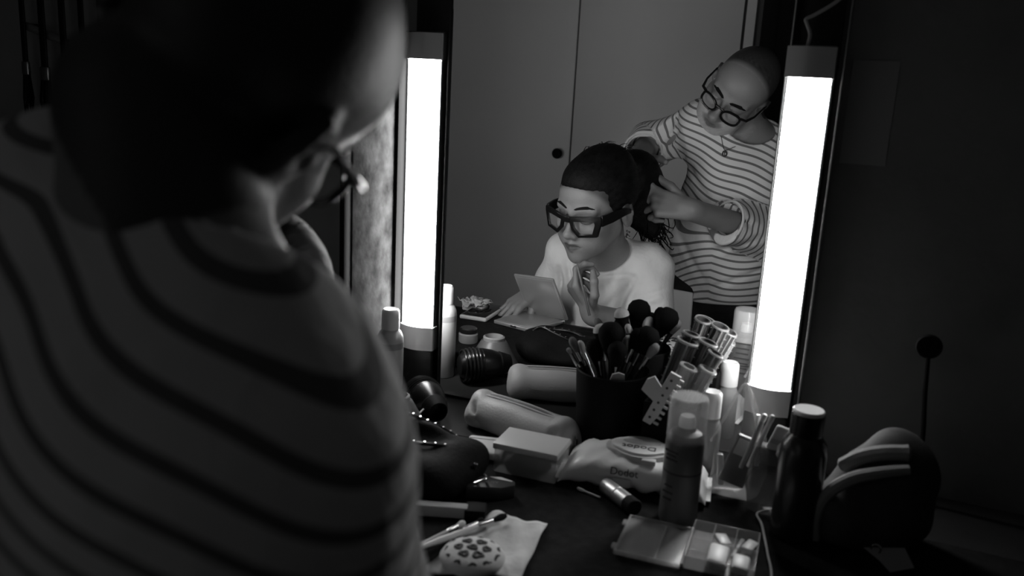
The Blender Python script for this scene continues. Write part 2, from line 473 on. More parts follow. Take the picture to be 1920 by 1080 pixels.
# cupboard seen in the mirror: carcass, doors, knob, end panel
CY = -2.10
t = thing('cupboard', 'pale tall cupboard with plain doors reflected behind the two people', 'cupboard', (-1.56, CY, 0))
obj('carcass', box(new(), (0, -.27, 1.2), (2.12, .5, 2.4), .004), mat('cupboard_carcass_dark', .08, .8), t)  # one dark tone on the carcass behind the pale doors
seams = [-2.60, -1.93, -1.228, -0.566]
for a, b in zip(seams, seams[1:]):
    d = obj('door', box(new(), ((a+b)/2+1.56, -.009, 1.22), (b-a-.007, .018, 2.32), .002), M_door, t)
kb = new(); lathe(kb, [(0, 0), (.009, 0), (.009, .018), (.02, .022), (.022, .034), (.018, .042), (0, .043)], 24, xf((-1.275+1.56, 0, 1.105), (-math.pi/2, 0, 0)))
obj('knob', kb, M_matt, t)
obj('end_panel', box(new(), (-.54+1.56, -.01, 1.2), (.036, .03, 2.4), .002), M_door, t)

# dressing table
t = thing('dressing_table', 'long black dressing table in front of the mirror', 'table', (-.45, -.31, 0))
obj('table_top', box(new(), (0, 0, T-.02), (2.7, .64, .04), .004), M_top, t)
for x in (-1.25, 1.25): obj('side_panel', box(new(), (x, 0, .38), (.03, .6, .76), .003), M_black, t)
obj('modesty_panel', box(new(), (0, .29, .5), (2.46, .02, .5), .002), M_black, t)
bm = new(); nx, ny = 60, 14
gv = [[None]*(ny+1) for _ in range(nx+1)]
for i in range(nx+1):
    for j in range(ny+1):
        x = -1.12+1.62*i/nx; y = -.163-.445*j/ny + (.004*math.sin(9*x) if j == 0 else 0)
        z = T+.0032+.0012*math.sin(11*x+3*y)*math.sin(17*y+2*x)
        gv[i][j] = bm.verts.new((x, y, z))
for i in range(nx):
    for j in range(ny): bm.faces.new((gv[i][j], gv[i+1][j], gv[i+1][j+1], gv[i][j+1]))
r = bmesh.ops.extrude_face_region(bm, geom=bm.faces[:])
bmesh.ops.translate(bm, verts=[e for e in r['geom'] if isinstance(e, bmesh.types.BMVert)], vec=(0, 0, -.0018))
tag(obj('towel', bm, M_cloth, None, 60), 'black towel spread over the front of the dressing table', 'towel')

# mirror
mm, nt, b = nodes_of('silvered_glass'); b.inputs['Base Color'].default_value = g(.90); b.inputs['Metallic'].default_value = 1; b.inputs['Roughness'].default_value = 0.0
t = thing('wall_mirror', 'tall frameless dressing mirror between the two strip lamps', 'mirror', (-.448, 0, T))
obj('mirror_glass', box(new(), (0, .004, .57), (.582, .008, 1.13), .0008, seg=1), mm, t)
obj('backing_board', box(new(), (0, .030, .57), (.578, .040, 1.14), .001), M_black, t)
obj('edge_strip', box(new(), (-.2925, .001, .57), (.003, .012, 1.13), .0006), M_black, t)
obj('edge_strip', box(new(), (.2930, .001, .57), (.003, .012, 1.13), .0006), M_metal, t)

# strip lamps on their black posts
M_lamp = emit('lamp_diffuser', LAMP_EMIT)
M_cap = mat('pale_lamp_cap', 0.66, 0.4)
def lamp(x, label, cable, fin=0.0):
    t = thing('strip_lamp', label, 'lamp', (x, .020, T), 0, 'strip lamps beside the mirror')
    obj('post', box(new(), (0, .034, .60), (.074, .056, 1.20), .002), M_black, t)
    obj('housing', box(new(), (0, -.006, .388), (.070, .018, .595), .002), mat('lamp_housing', .25, .5), t)
    prof = [(-.0325, 0)]+[(-.0325+.065*i/12, -.012-.010*math.sin(math.pi*i/12)) for i in range(13)]+[(.0325, 0)]
    bm = new(); prism(bm, [(px_, py_) for px_, py_ in prof], .50); bmesh.ops.translate(bm, verts=bm.verts, vec=(0, -.012, .137))
    obj('diffuser', bm, M_lamp, t, 40)
    for sx in (-1, 1): obj('side_plate', box(new(), (sx*.0345, -.014, .387), (.0026, .024, .50), .0006), mat('lamp_housing', .25, .5), t)
    if fin: obj('added_shade_fin', box(new(), (-.0375, -.014-fin/2, .387), (.0024, .024+fin, .595), .0006), M_matt, t)  # fin added to keep lamp light off the partition's near end
    for z0 in (.0905, .6365):
        prof2 = [(-.036, 0)]+[(-.036+.072*i/12, -.018-.011*math.sin(math.pi*i/12)) for i in range(13)]+[(.036, 0)]
        bm = new(); prism(bm, prof2, .046); bmesh.ops.translate(bm, verts=bm.verts, vec=(0, -.012, z0))
        obj('end_cap', bm, M_cap, t, 40)
    bm = new(); box(bm, (0, -.016, .045), (.07, .034, .088), .003); obj('foot_block', bm, M_black, t)
    if cable:
        pts = smooth_path([(-.008, -.025, .682), (-.006, -.028, .70), (-.012, -.03, .715), (-.014, -.03, .722), (.0, -.03, .73), (.03, -.028, .752), (.07, -.02, .80), (.09, .0, .9)], 5)
        obj('power_cable', tube(new(), pts, .0028, 8), mat('pale_cable', .55, .4), t)
    return t
lamp(-.7880, 'glowing strip lamp at the left edge of the mirror', False, .026)
lamp(-1.30, 'added glowing strip lamp at the next dressing place, hidden behind the man', False)  # lamp added out of sight behind the man to brighten the cupboard
lamp(-.1235, 'glowing strip lamp at the right edge of the mirror, pale cable above', True)
o = struct('trim_1', box(new(), (-.0745, -.003, T+.6), (.004, .012, 1.2), .001), mat('dull_metal', .25, .35, .8), 'thin metal edge strip right of the right lamp')

# partition at the left of the left lamp, mottled sheet with a black edge
M_mott = mat('mottled_sheet', 0.062, 0.8, noise=.7, scale=26, bump=.0008, bscale=90, spec=.05)
t = thing('partition_panel', 'mottled grey side panel with black edge left of the left lamp', 'panel', (-.842, -.09, T))
obj('sheet', box(new(), (.006, .005, .37), (.010, .17, .74), .001), M_mott, t)
obj('edge_trim', box(new(), (.004, -.092, .37), (.010, .022, .74), .002), M_matt, t)
obj('back_sheet', box(new(), (-.004, .005, .37), (.008, .17, .74), .001), M_black, t)

# ================================================================== the woman at the mirror
M_skin = attr_mat('skin', 0.48, .0004, 260, .4)
M_tee = mat('pale_jersey', 0.70, 0.9, noise=.04, scale=25, bump=.005, bscale=20, spec=.15)
M_hair = mat('dark_hair', 0.006, 0.62, noise=.5, scale=90, bump=.0012, bscale=260, spec=.12, stretch=(1, .12, 1))
M_brow = mat('brow_hair', .007, .8, spec=.1)
M_acet = mat('black_acetate', 0.008, 0.22, spec=.5)
M_lens = clear('spectacle_lens', .5, .07, .03)

def build_woman():
    hs = 1.07
    HF = frame((-.648, -.650, 1.108), (-.34, 1.0, -.20), (-.03, .24, 1.0), hs)      # head
    neck = np.array((-.640, -.735, .985))
    # torso: leaning towards the mirror, shoulders slightly turned
    RS = np.array((-.525, -.768, .940)); LS = np.array((-.752, -.755, .952))
    pel = np.array((-.660, -.775, .53))
    def torso(F, g_):
        F.cap(pel, (-.655, -.775, .70), .125+g_, .122+g_, k=.05)
        F.cap((-.655, -.775, .70), (-.645, -.780, .86), .122+g_, .122+g_, k=.05)
        for sx in (-1, 1): F.ell((-.645+sx*.062, -.725, .835), (.062+g_, .055+g_, .062+g_), k=.05)
        F.cap(RS+(-.03, -.01, .0), LS+(.03, -.01, 0), .056+g_, .056+g_, k=.05)
        F.cap(neck+(0, -.01, -.02), RS+(-.02, 0, .012), .052+g_, .036+g_, k=.04)
        F.cap(neck+(0, -.01, -.02), LS+(.02, 0, .012), .052+g_, .036+g_, k=.04)
    RE = np.array((-.498, -.715, .795)); RW = np.array((-.618, -.588, .846))
    LE = np.array((-.800, -.800, .815)); LW = np.array((-.803, -.665, .868))
    lo, hi = (-.99, -1.10, .44), (-.40, -.46, 1.27)
    F = Field(lo, hi, .0032)
    torso(F, -.008)
    F.cap(neck+(0, -.03, -.05), HF.w((0, .028*hs, -.06*hs)), .053, .050, k=.03)
    add_head(F, HF)
    F.chain([RS, RE, RW], [.045, .038, .027], k=.02)
    F.chain([LS, LE, LW], [.045, .036, .024], k=.02)
    # right hand pinching a pencil near the chin, palm turned to the mirror's left
    fr = hand_frame(RW, (-.60, .16, .80), (-.78, .62, -.20), (.62, .75, .25), 1.0)
    add_hand(F, fr, [(.08, .60, 1.05, .6), (.03, 1.05, 1.2, .7), (-.05, 1.30, 1.3, .6), (-.12, 1.40, 1.3, .6)],
             [(.80, .55, -.25), (.15, .85, -.50), (-.45, .70, -.55)])
    # left hand, fingertips resting behind the open compact
    fl = hand_frame(LW, (-.42, .66, -.44), (-.25, .55, .80), (.8, .5, .2), .90)
    add_hand(F, fl, [(.20, .25, .45, .25), (.02, .22, .42, .25), (-.16, .28, .5, .3), (-.34, .35, .55, .3)],
             [(.3, .85, -.5), (.2, .8, -.6), (.1, .8, -.6)])
    # thighs and lower legs under the table
    for sx in (-.09, .09):
        F.cap(pel+(sx, 0, 0), pel+(sx*1.3, .30, -.01), .082, .060, k=.04)
    L = Field((-.99, -1.1, 0.0), (-.40, -.40, .60), .009)
    for sx in (-.09, .09):
        L.cap(pel+(sx, 0, 0), pel+(sx*1.3, .36, -.01), .080, .058, k=.03)
        L.chain([pel+(sx*1.3, .36, -.01), pel+(sx*1.3, .35, -.44)], [.056, .036], k=.03)
        L.cap(pel+(sx*1.3, .36, -.49), pel+(sx*1.4, .49, -.50), .034, .026, k=.03)
    def tone(P):
        q = HF.loc(P)/hs; x, y, z = np.abs(q[:, 0]), q[:, 1], q[:, 2]
        t = np.full(len(P), .21)
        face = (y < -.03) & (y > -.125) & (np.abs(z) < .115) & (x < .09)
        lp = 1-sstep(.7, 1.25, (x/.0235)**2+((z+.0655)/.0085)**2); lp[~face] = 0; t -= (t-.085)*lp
        lid_dk = face & (((x-.033)/.019)**2+((z-.003)/.010)**2 < 1) & (y < -.062); t[lid_dk] *= .66  # skin toned darker over the lids and round the eyes
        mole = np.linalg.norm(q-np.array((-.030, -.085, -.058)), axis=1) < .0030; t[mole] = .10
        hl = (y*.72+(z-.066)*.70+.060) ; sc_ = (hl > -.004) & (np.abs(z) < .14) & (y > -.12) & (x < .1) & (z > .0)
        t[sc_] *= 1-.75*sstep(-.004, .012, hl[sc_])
        return t
    P2, Q2 = L.surface()
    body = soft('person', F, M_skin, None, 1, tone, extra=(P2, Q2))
    tag(body, 'woman in pale t-shirt and black glasses, pencil raised, reflected in the mirror', 'person', kind=None)
    brow_lash(F, HF, body, M_brow, .0030, .0055)

    # t-shirt
    G = Field(lo, hi, .0038)
    torso(G, .008)
    mR = RS+(RE-RS)*.80; mL = LS+(LE-LS)*.80
    A_ = Field(lo, hi, .0038); A_.cap(RS, RE, .060, .066, k=.045); A_.cap(LS, LE, .060, .064, k=.045)
    def cut(F_, p, d, r):
        d = unit(d); p = np.asarray(p)
        def fn(P):
            q = P-p; a = q@d; rr = np.linalg.norm(q-a[..., None]*d, axis=-1)
            return np.maximum(-a, rr-r)
        F_.put(fn, p-.16, p+.16, .004, 's')
    cut(A_, mR, RE-RS, .15); cut(A_, mL, LE-LS, .15); G.merge(A_, .045)
    for a, b_ in ((mR, RE), (mL, LE)): d0 = unit(b_-a); G.cap(a-d0*.004, b_+d0*.02, .050, .050, k=.004, mode='s')
    fold = [((1, -.2, .9), 34, .3, .55), ((-1, .1, .8), 30, 1.7, .5), ((.3, .2, 1), 22, 2.6, .45)]
    G.disp(lambda P: fold_noise(P, fold, .0085))
    # long pull folds from the armpits
    for a, b_, dp, wd in (((-.548, .925), (-.585, .80), .009, .007), ((-.560, .905), (-.640, .800), .006, .007), ((-.545, .935), (-.63, .925), .005, .006),
                          ((-.725, .95), (-.695, .85), .006, .006), ((-.745, .93), (-.735, .83), .007, .006), ((-.70, .96), (-.665, .87), .004, .006),
                          ((-.535, .880), (-.475, .905), .003, .006), ((-.535, .850), (-.47, .875), .0035, .006), ((-.53, .83), (-.475, .84), .003, .005)):
        G.crease(a, b_, dp*1.15, wd*1.25, -.80)
    cut(G, pel+(0, 0, .04), (0, .0, -1), .3)
    nd = unit(HF.w((0, .02, -.05))-neck)
    G.ell(neck+nd*.036+(.002, .026, -.008), (.079, .079, .070), k=.006, mode='s')
    shirt = soft('t_shirt', G, M_tee, body, 2)
    # hair: swept back, piled on the crown, tail gathered behind
    H = Field((-.92, -1.02, .90), (-.42, -.50, 1.32), .0034)
    H.ell((0, .018, .038), (.083, .106, .090), HF, .01)
    H.ell((0, .045, .098), (.052, .056, .036), HF, .035)
    H.ell((0, -.02, .080), (.050, .060, .040), HF, .03)
    n_l = unit((0, .72, .70)); H.half(HF.w(np.array((0, -.0865, .070))*hs), HF.R@n_l, .012)
    for sx in (-1, 1): H.ell((sx*.088, .008, -.020), (.022, .026, .036), HF, .01, 's')
    tail = [(-.612, -.745, 1.165), (-.600, -.820, 1.178), (-.584, -.850, 1.13), (-.566, -.845, 1.075), (-.546, -.83, 1.035)]
    H.chain(tail, [.056, .060, .060, .046, .024], k=.03)
    H.ell((-.590, -.82, 1.12), (.052, .05, .07), k=.03)
    H.disp(lambda P: .0007*np.sin(420*P[..., 0]+25*np.sin(14*P[..., 2])+60*P[..., 1])*.6)
    bm = new(); r_ = random.Random(3)
    for i in range(70):
        a = Vector(tail[3])+Vector((r_.uniform(-.025, .025), r_.uniform(-.03, .03), r_.uniform(-.03, .05)))
        d = Vector((r_.uniform(-.01, .07), r_.uniform(-.03, .03), r_.uniform(-.09, -.03)))
        cu = Vector((r_.uniform(-.03, .035), r_.uniform(-.03, .03), r_.uniform(-.02, .025)))
        tube(bm, smooth_path([a, a+d*.5+cu*.6, a+d+cu*.2, a+d*1.15-cu*.5], 4), [.0028-.0021*k/12 for k in range(13)], 5)
    for i in range(40):
        u_ = r_.uniform(-1, 1); a = Vector(HF.w(np.array((u_*.05, r_.uniform(0, .08), .112+r_.uniform(0, .014)))*hs))
        d = Vector((r_.uniform(-.02, .03), -.04, r_.uniform(-.01, .015)))
        tube(bm, smooth_path([a, a+d*.5+Vector((0, 0, .008)), a+d], 3), [.0012-.0008*k/6 for k in range(7)], 4)
    me = bpy.data.meshes.new('tmp'); bmesh.ops.triangulate(bm, faces=[f for f in bm.faces if len(f.verts) > 4]); bm.to_mesh(me); bm.free()
    hair = soft('hair', H, M_hair, body, 1)
    tag(link('stray_hair', me, M_hair, hair), kind='stuff')
    # glasses: heavy square frames
    def P_(p): return HF.w(np.array(p)*hs)
    bm = new()
    def bar(pts, w, d):
        """flat bar of section w (height) by d (depth) along points in the head frame"""
        rings = []
        for i, p in enumerate(pts):
            a = np.array(pts[max(i-1, 0)]); b2 = np.array(pts[min(i+1, len(pts)-1)]); tdir = unit(b2-a)
            nrm = unit(np.cross(tdir, (0, 0, 1))) if abs(tdir[2]) < .9 else np.array((0, -1., 0))
            vv = unit(np.cross(nrm, tdir))
            ww = w[i] if isinstance(w, (list, tuple)) else w
            rings.append([bm.verts.new(P_(np.array(p)+sx*nrm*d/2+sy*vv*ww/2)) for sx, sy in ((-1, -1), (1, -1), (1, 1), (-1, 1))])
        for A, B in zip(rings, rings[1:]):
            for i in range(4): bm.faces.new((A[i], A[(i+1) % 4], B[(i+1) % 4], B[i]))
        bm.faces.new(rings[0]); bm.faces.new(rings[-1])
    fy = -.110
    def fyx(x): return fy+1.6*x*x*4*.6
    lens_rings = []
    for sx in (-1, 1):
        outer = [(sx*.006, .012), (sx*.078, .017), (sx*.080, .006), (sx*.071, -.031), (sx*.030, -.035), (sx*.013, -.018)]
        inner = [(sx*.016, .002), (sx*.065, .005), (sx*.067, -.001), (sx*.061, -.024), (sx*.033, -.027), (sx*.020, -.013)]
        ro, ri = [], []
        for (a, b2) in zip(outer, inner):
            ro.append([bm.verts.new(P_((a[0], fyx(a[0])+dy, a[1]))) for dy in (-.003, .004)])
            ri.append([bm.verts.new(P_((b2[0], fyx(b2[0])+dy, b2[1]))) for dy in (-.003, .004)])
        n6 = 6
        for i in range(n6):
            j = (i+1) % n6
            for q4 in ((ro[i][0], ro[j][0], ri[j][0], ri[i][0]), (ro[i][1], ri[i][1], ri[j][1], ro[j][1]), (ro[i][0], ro[i][1], ro[j][1], ro[j][0]), (ri[i][0], ri[j][0], ri[j][1], ri[i][1])):
                bm.faces.new(q4)
        lens_rings.append([P_((b2[0], fyx(b2[0]), b2[1])) for b2 in inner])
        bar([(sx*.077, fyx(.077)+.004, .006), (sx*.083, -.05, .006), (sx*.083, .0, .004), (sx*.081, .030, -.004)], [.026, .024, .018, .008], .006)
    bar([(-.010, fy-.001, .006), (.010, fy-.001, .006)], .014, .008)
    gl = obj('glasses', bm, M_acet, body, 30)
    md = gl.modifiers.new('bev', 'BEVEL'); md.width = .0012; md.segments = 2
    for lr in lens_rings:
        bm = new(); f = bm.faces.new([bm.verts.new(p) for p in lr])
        off = Vector(HF.R@np.array((0, .0012, 0))); r2 = bmesh.ops.extrude_face_region(bm, geom=[f]); bmesh.ops.translate(bm, verts=[e for e in r2['geom'] if isinstance(e, bmesh.types.BMVert)], vec=off)
        obj('lens', bm, M_lens, gl, 30)
    # earring, ring, pencil
    bm = new(); r_ = random.Random(5)
    for i in range(9):
        c = P_((-.084+r_.uniform(-.003, .003), .006+r_.uniform(-.006, .006), -.052+r_.uniform(-.009, .006)))
        bmesh.ops.create_icosphere(bm, subdivisions=1, radius=.0035, matrix=xf(tuple(c)))
    obj('earring', bm, mat('sparkling_metal', .8, .08, 1.0), body, 0)
    return body, HF, fr, fl
W_BODY, W_HF, W_RH, W_LH = build_woman()
# pencil held in the right hand
def pencil(name, a, b, r, m1, m2, label, cat, group=None):
    q, L = aim(a, b)
    t = thing(name, label, cat, group=group); t.matrix_world = q
    obj('shaft', lathe(new(), [(0, 0), (r, 0), (r, L*.86), (0, L*.86)], 10), m1, t)
    obj('tip', lathe(new(), [(r, L*.86), (r*.35, L*.97), (0, L)], 10), m2, t)
    return t

# ================================================================== the man, standing behind her
M_shirt = stripe_mat('striped_jersey', 0.68, 0.16, 0.0205, 0.30)
M_trous = mat('dark_cotton', 0.02, 0.9, noise=.3, scale=40, spec=.1)
def build_man():
    hs = 1.0
    UPV = unit((.50, .52, .66)); FWD = unit((-.30, .80, -.50))
    HF = frame((0, 0, 0), FWD, UPV, hs)
    HF.t = np.array((-.341, -.905, 1.336))-HF.R@(np.array((-.078, -.104, .008))*hs)+(0, 0, -.012)
    neck = np.array((-.325, -1.092, 1.278))
    LS = np.array((-.480, -1.035, 1.300)); RS = np.array((-.266, -1.125, 1.194))
    pel = np.array((-.395, -1.10, .80))
    xs = unit(LS-RS); fwd = unit(np.array((xs[1], -xs[0], 0)));
    if fwd[1] < 0: fwd = -fwd
    TR = Frame(np.stack([np.array((xs[0], xs[1], 0))/np.hypot(xs[0], xs[1]), -fwd, (0, 0, 1)], 1), (0, 0, 0)); TR.sc = 1.0
    def torso(F, g_):
        def E(c, r, k): F.ell(TR.R.T@np.asarray(c), np.asarray(r)+g_, TR, k)
        E((-.395, -1.095, .86), (.150, .118, .16), .05)
        E((-.385, -1.090, 1.00), (.150, .118, .18), .06)
        E((-.362, -1.080, 1.17), (.150, .112, .16), .06)
        F.cap(RS+(-.02, 0, -.01), LS+(.02, 0, -.01), .062+g_, .062+g_, k=.05)
        F.cap(neck+(0, 0, -.03), RS+(-.01, 0, .008), .052+g_, .042+g_, k=.05)
        F.cap(neck+(0, 0, -.03), LS+(.01, 0, .012), .060+g_, .045+g_, k=.05)
    LE = np.array((-.650, -1.130, 1.235)); LW = np.array((-.628, -.895, 1.196))
    RE = np.array((-.246, -1.055, 1.020)); RW = np.array((-.440, -.805, 1.103))
    lo, hi = (-.78, -1.30, .72), (-.10, -.66, 1.60)
    F = Field(lo, hi, .0034)
    torso(F, -.010)
    F.cap(neck+(0, -.01, -.04), HF.w((0, .03*hs, -.055*hs)), .056, .054, k=.03)
    add_head(F, HF, True)
    F.ell((0, -.110, -.034), (.0135, .0125, .0115), HF, .008)
    F.ell((0, -.055, -.085), (.046, .036, .030), HF, .02)          # bearded jaw
    F.chain([LS, LE, LW], [.046, .036, .029], k=.02)
    F.chain([RS, RE, RW], [.046, .036, .029], k=.02)
    # left hand: grips the tail of hair from behind
    fl = hand_frame(LW, (.25, .85, -.28), (-.75, .10, .62), (.6, .1, .8), .98)
    add_hand(F, fl, [(.10, .35, .7, .4), (.0, .45, .8, .4), (-.08, .55, .8, .4), (-.16, .6, .8, .4)],
             [(.8, .5, -.2), (.6, .75, -.3), (.35, .9, -.4)])
    # right hand: index stretched to the hair, thumb up, others folded
    fr_ = hand_frame(RW, (-.92, .34, .16), (.30, .72, .50), (-.25, -.20, .95), 1.07)
    add_hand(F, fr_, [(.05, .12, .18, .12), (.0, .95, 1.2, .6), (-.06, 1.15, 1.3, .7), (-.12, 1.2, 1.3, .7)],
             [(.62, .80, .0), (.38, .92, .0), (.10, .98, -.1)])
    Lg = Field((-.66, -1.32, 0.0), (-.14, -.86, .95), .01)
    for sx in (-.095, .095):
        hip = pel+xs*sx*1.0
        Lg.chain([hip, hip+fwd*.02+(0, 0, -.38), hip+(0, 0, -.74)], [.085, .058, .04], k=.03)
        Lg.cap(hip+(0, 0, -.765), hip+fwd*.15+(0, 0, -.772), .035, .026, k=.03)
    def tone(P):
        q = HF.loc(P)/hs; x, y, z = np.abs(q[:, 0]), q[:, 1], q[:, 2]
        t = np.full(len(P), .21)
        face = (y < -.02) & (y > -.125) & (np.abs(z) < .125) & (x < .09)
        n = np.sin(q[:, 0]*310+9*np.sin(90*q[:, 2]))*np.sin(q[:, 1]*290)*np.sin(q[:, 2]*330)
        head = (np.abs(z) < .15) & (np.abs(y) < .14) & (x < .10)
        top = head & (y*.92+(z-.075)*.40+.018 > 0) & (z > -.06-.6*np.maximum(y, 0)); t[top] = .05+.02*n[top]*(1-sstep(-.02, .03, y[top]))
        mid = head & ~top & (y*.92+(z-.075)*.40+.036 > 0) & (z > -.0); mm_ = (y*.92+(z-.075)*.40+.036)[mid]/.018; t[mid] = .25-.20*np.clip(mm_, 0, 1)
        beard = face & (z < -.043-.5*np.maximum(.03-x, 0)) & (y < .0) & ~((((x/.019)**2+((z+.0665)/.007)**2) < 1) & (y < -.085)); t[beard] = .38+.05*n[beard]
        side = head & (x > .052) & (z < .0) & (z > -.10) & (y < -.005) & (y > -.06); t[side] = .24+.03*n[side]
        lip = face & (((x/.020)**2+((z+.0665)/.0065)**2) < 1) & (y < -.085); t[lip] = .14
        mo = 1-sstep(.5, 1.6, (x/.030)**2+((z+.061)/.013)**2); mo[~(face & (y < -.06))] = 0; t -= (t-.10)*mo*.75
        return t
    P2, Q2 = Lg.surface()
    body = soft('person', F, M_skin, None, 1, tone, extra=(P2, Q2))
    tag(body, 'bearded man in striped top and black glasses, back to camera, also in the mirror', 'person')
    brow_lash(F, HF, body, M_brow, .0056, .0015, False, .0205)
    # striped long-sleeved top
    G = Field(lo, hi, .0042)
    torso(G, .010)
    mL = LE+(LW-LE)*.38; mR = RE+(RW-RE)*.60
    def cut(F_, p, d, r):
        d = unit(d); p = np.asarray(p)
        def fn(P):
            q = P-p; a = q@d; rr = np.linalg.norm(q-a[..., None]*d, axis=-1)
            return np.maximum(-a, rr-r)
        F_.put(fn, p-.2, p+.2, .004, 's')
    A_ = Field(lo, hi, .0042)
    A_.chain([LS, LE, LW], [.068, .064, .056], k=.03); A_.chain([RS, RE, RW], [.068, .066, .058], k=.03)
    for (c, d) in ((mL, LW-LE), (mR, RW-RE)):
        cut(A_, c, d, .16); d0 = unit(d); A_.cap(c-d0*.03, c+d0*.08, .041, .041, k=.004, mode='s')
    TOR = Field(lo, lo, .0042); TOR.n = G.n; TOR.v = G.v.copy()
    G.merge(A_, .05)
    d_ = [((.3, .1, 1), 26, .4, .5), ((-.8, .2, .9), 24, 1.1, .5), ((.6, .5, 1), 20, 2.2, .5)]
    G.disp(lambda P: fold_noise(P, d_, .0085))
    for a, b_, dp, wd in (((-.50, 1.20), (-.43, 1.12), .006, .008), ((-.29, 1.06), (-.37, 1.12), .007, .008), ((-.28, 1.03), (-.42, .96), .006, .008), ((-.50, 1.0), (-.40, .87), .006, .008), ((-.62, 1.22), (-.55, 1.27), .006, .006), ((-.59, 1.22), (-.53, 1.30), .006, .006), ((-.25, .94), (-.42, .86), .006, .007)):
        G.crease(a, b_, dp, wd, -1.09)
    cut(G, pel+(0, 0, .022), (0, 0, -1), .35)
    nd = unit(HF.w((0, .02, -.05))-neck)
    G.ell(neck+nd*.04+fwd*.035+xs*.020+(0, 0, .004), (.074, .074, .066), k=.006, mode='s')
    def run(P):
        def seg(a, b_):
            ab = b_-a; t_ = np.clip(((P-a)@ab)/(ab@ab), 0, 1); d = np.linalg.norm(P-(a+t_[:, None]*ab), axis=1); return t_, d, np.linalg.norm(ab)
        w_ = .006*np.sin(P[:, 0]*21+P[:, 2]*9)+.004*np.sin(P[:, 0]*37-P[:, 2]*14+P[:, 1]*11)
        # chest stripes sag towards the hands on his left
        base = P[:, 2]+.42*(P[:, 0]+.36)*sstep(.98, 1.14, P[:, 2])+.10*np.minimum(0, P[:, 0]+.40)*(1-sstep(.9, 1.1, P[:, 2]))*-4+w_
        out = base.copy()
        for (A, B, C_) in ((LS, LE, mL), (RS, RE, mR)):
            t1, d1, L1 = seg(A, B); t2, d2, L2 = seg(B, C_)
            along = np.where(d1 < d2, ((P-A)@(B-A))/L1, L1+((P-B)@(C_-B))/L2)
            tor = np.minimum(d1, d2)
            arm = (tor < .10) & (along > .05) & (A_.sample(P) < TOR.sample(P))
            out[arm] = along[arm]*1.0+w_[arm]*.8
        return out
    shirt = soft('striped_top', G, M_shirt, body, 2, run=run)
    # cuffs turned back: a rolled rim at each sleeve end
    for c, d, r in ((mL, LW-LE, .0555), (mR, RW-RE, .0555)):
        q, _ = aim(tuple(c), tuple(c+d)); bm = new()
        tube(bm, [q@Vector((r*math.cos(a)*1.0, r*math.sin(a), -.003)) for a in [2*math.pi*i/28 for i in range(28)]], .0036, 8, True)
        obj('cuff', bm, mat('jersey_rim', .62, .9), shirt)
    # trousers
    Tr = Field((-.66, -1.34, .05), (-.14, -.84, 1.0), .008)
    Tr.ell(TR.R.T@np.array((-.395, -1.095, .84)), (.148, .116, .12), TR, .04)
    for sx in (-.095, .095):
        hip = pel+xs*sx; Tr.chain([hip, hip+fwd*.02+(0, 0, -.38), hip+(0, 0, -.70)], [.102, .078, .070], k=.03)
    soft('trousers', Tr, M_trous, body, 1)
    for sx in (-.095, .095):
        Sh = Field((-.66, -1.32, -.01), (-.14, -.80, .14), .006); hip = pel+xs*sx
        Sh.cap(hip+(0, 0, -.755)-fwd*.02, hip+fwd*.19+(0, 0, -.765), .045, .036, k=.02); Sh.half((0, 0, .004), (0, 0, 1))
        soft('shoe', Sh, M_dark, body, 1)
    # glasses
    def P_(p): return HF.w(np.array(p)*hs)
    bm = new(); rims = []
    fy = -.112
    for sx in (-1, 1):
        ring = []
        for i in range(24):
            a = 2*math.pi*i/24; ca, sa = math.cos(a), math.sin(a)
            x = sx*.035+.0245*np.sign(ca)*abs(ca)**.8; z = -.006+.0180*np.sign(sa)*abs(sa)**.8+(.004*ca*sx if sa > 0 else 0)
            ring.append((x, fy+2.6*x*x, z))
        rims.append(ring)
        tube(bm, [P_(p) for p in ring], .0035, 6, True)
        tube(bm, [P_((sx*.058, fy+.009, .010)), P_((sx*.072, fy+.016, .010)), P_((sx*.080, -.06, .008)), P_((sx*.082, .0, .006)), P_((sx*.082, .03, -.008))], [.004, .004, .003, .0026, .002], 6)
    tube(bm, [P_((-.012, fy, .003)), P_((0, fy-.004, .006)), P_((.012, fy, .003))], .0032, 6)
    gl = obj('glasses', bm, M_acet, body, 60)
    for ring in rims:
        bm = new(); f = bm.faces.new([bm.verts.new(P_(p)) for p in ring])
        r2 = bmesh.ops.extrude_face_region(bm, geom=[f]); bmesh.ops.translate(bm, verts=[e for e in r2['geom'] if isinstance(e, bmesh.types.BMVert)], vec=Vector(HF.R@np.array((0, .0012, 0))))
        obj('lens', bm, M_lens, gl, 30)
    # fine chain with a drop pendant
    def on_shirt(x, z):
        ys = np.linspace(-.84, -1.12, 240); v = G.sample(np.stack([np.full_like(ys, x), ys, np.full_like(ys, z)], 1))
        i = int(np.argmax(v < 0)) if (v < 0).any() else 120
        return np.array((x, ys[i]+.002, z))
    ring = [on_shirt(x, z) for x, z in ((-.417, 1.300), (-.409, 1.278), (-.397, 1.252), (-.372, 1.262), (-.347, 1.276))]
    pend = ring[2]
    bm = new(); tube(bm, smooth_path([tuple(p) for p in ring], 6), .0009, 6)
    ch = obj('necklace', bm, mat('dark_chain', .12, .3, .8), body)
    bm = new(); bmesh.ops.create_uvsphere(bm, u_segments=14, v_segments=10, radius=.0075, matrix=xf(tuple(pend+fwd*.004+(0, 0, -.010)), (0, 0, 0), (1, .5, 1.25))); obj('pendant', bm, mat('dark_stone', .06, .15), ch)
    return body, HF
M_BODY, M_HF = build_man()
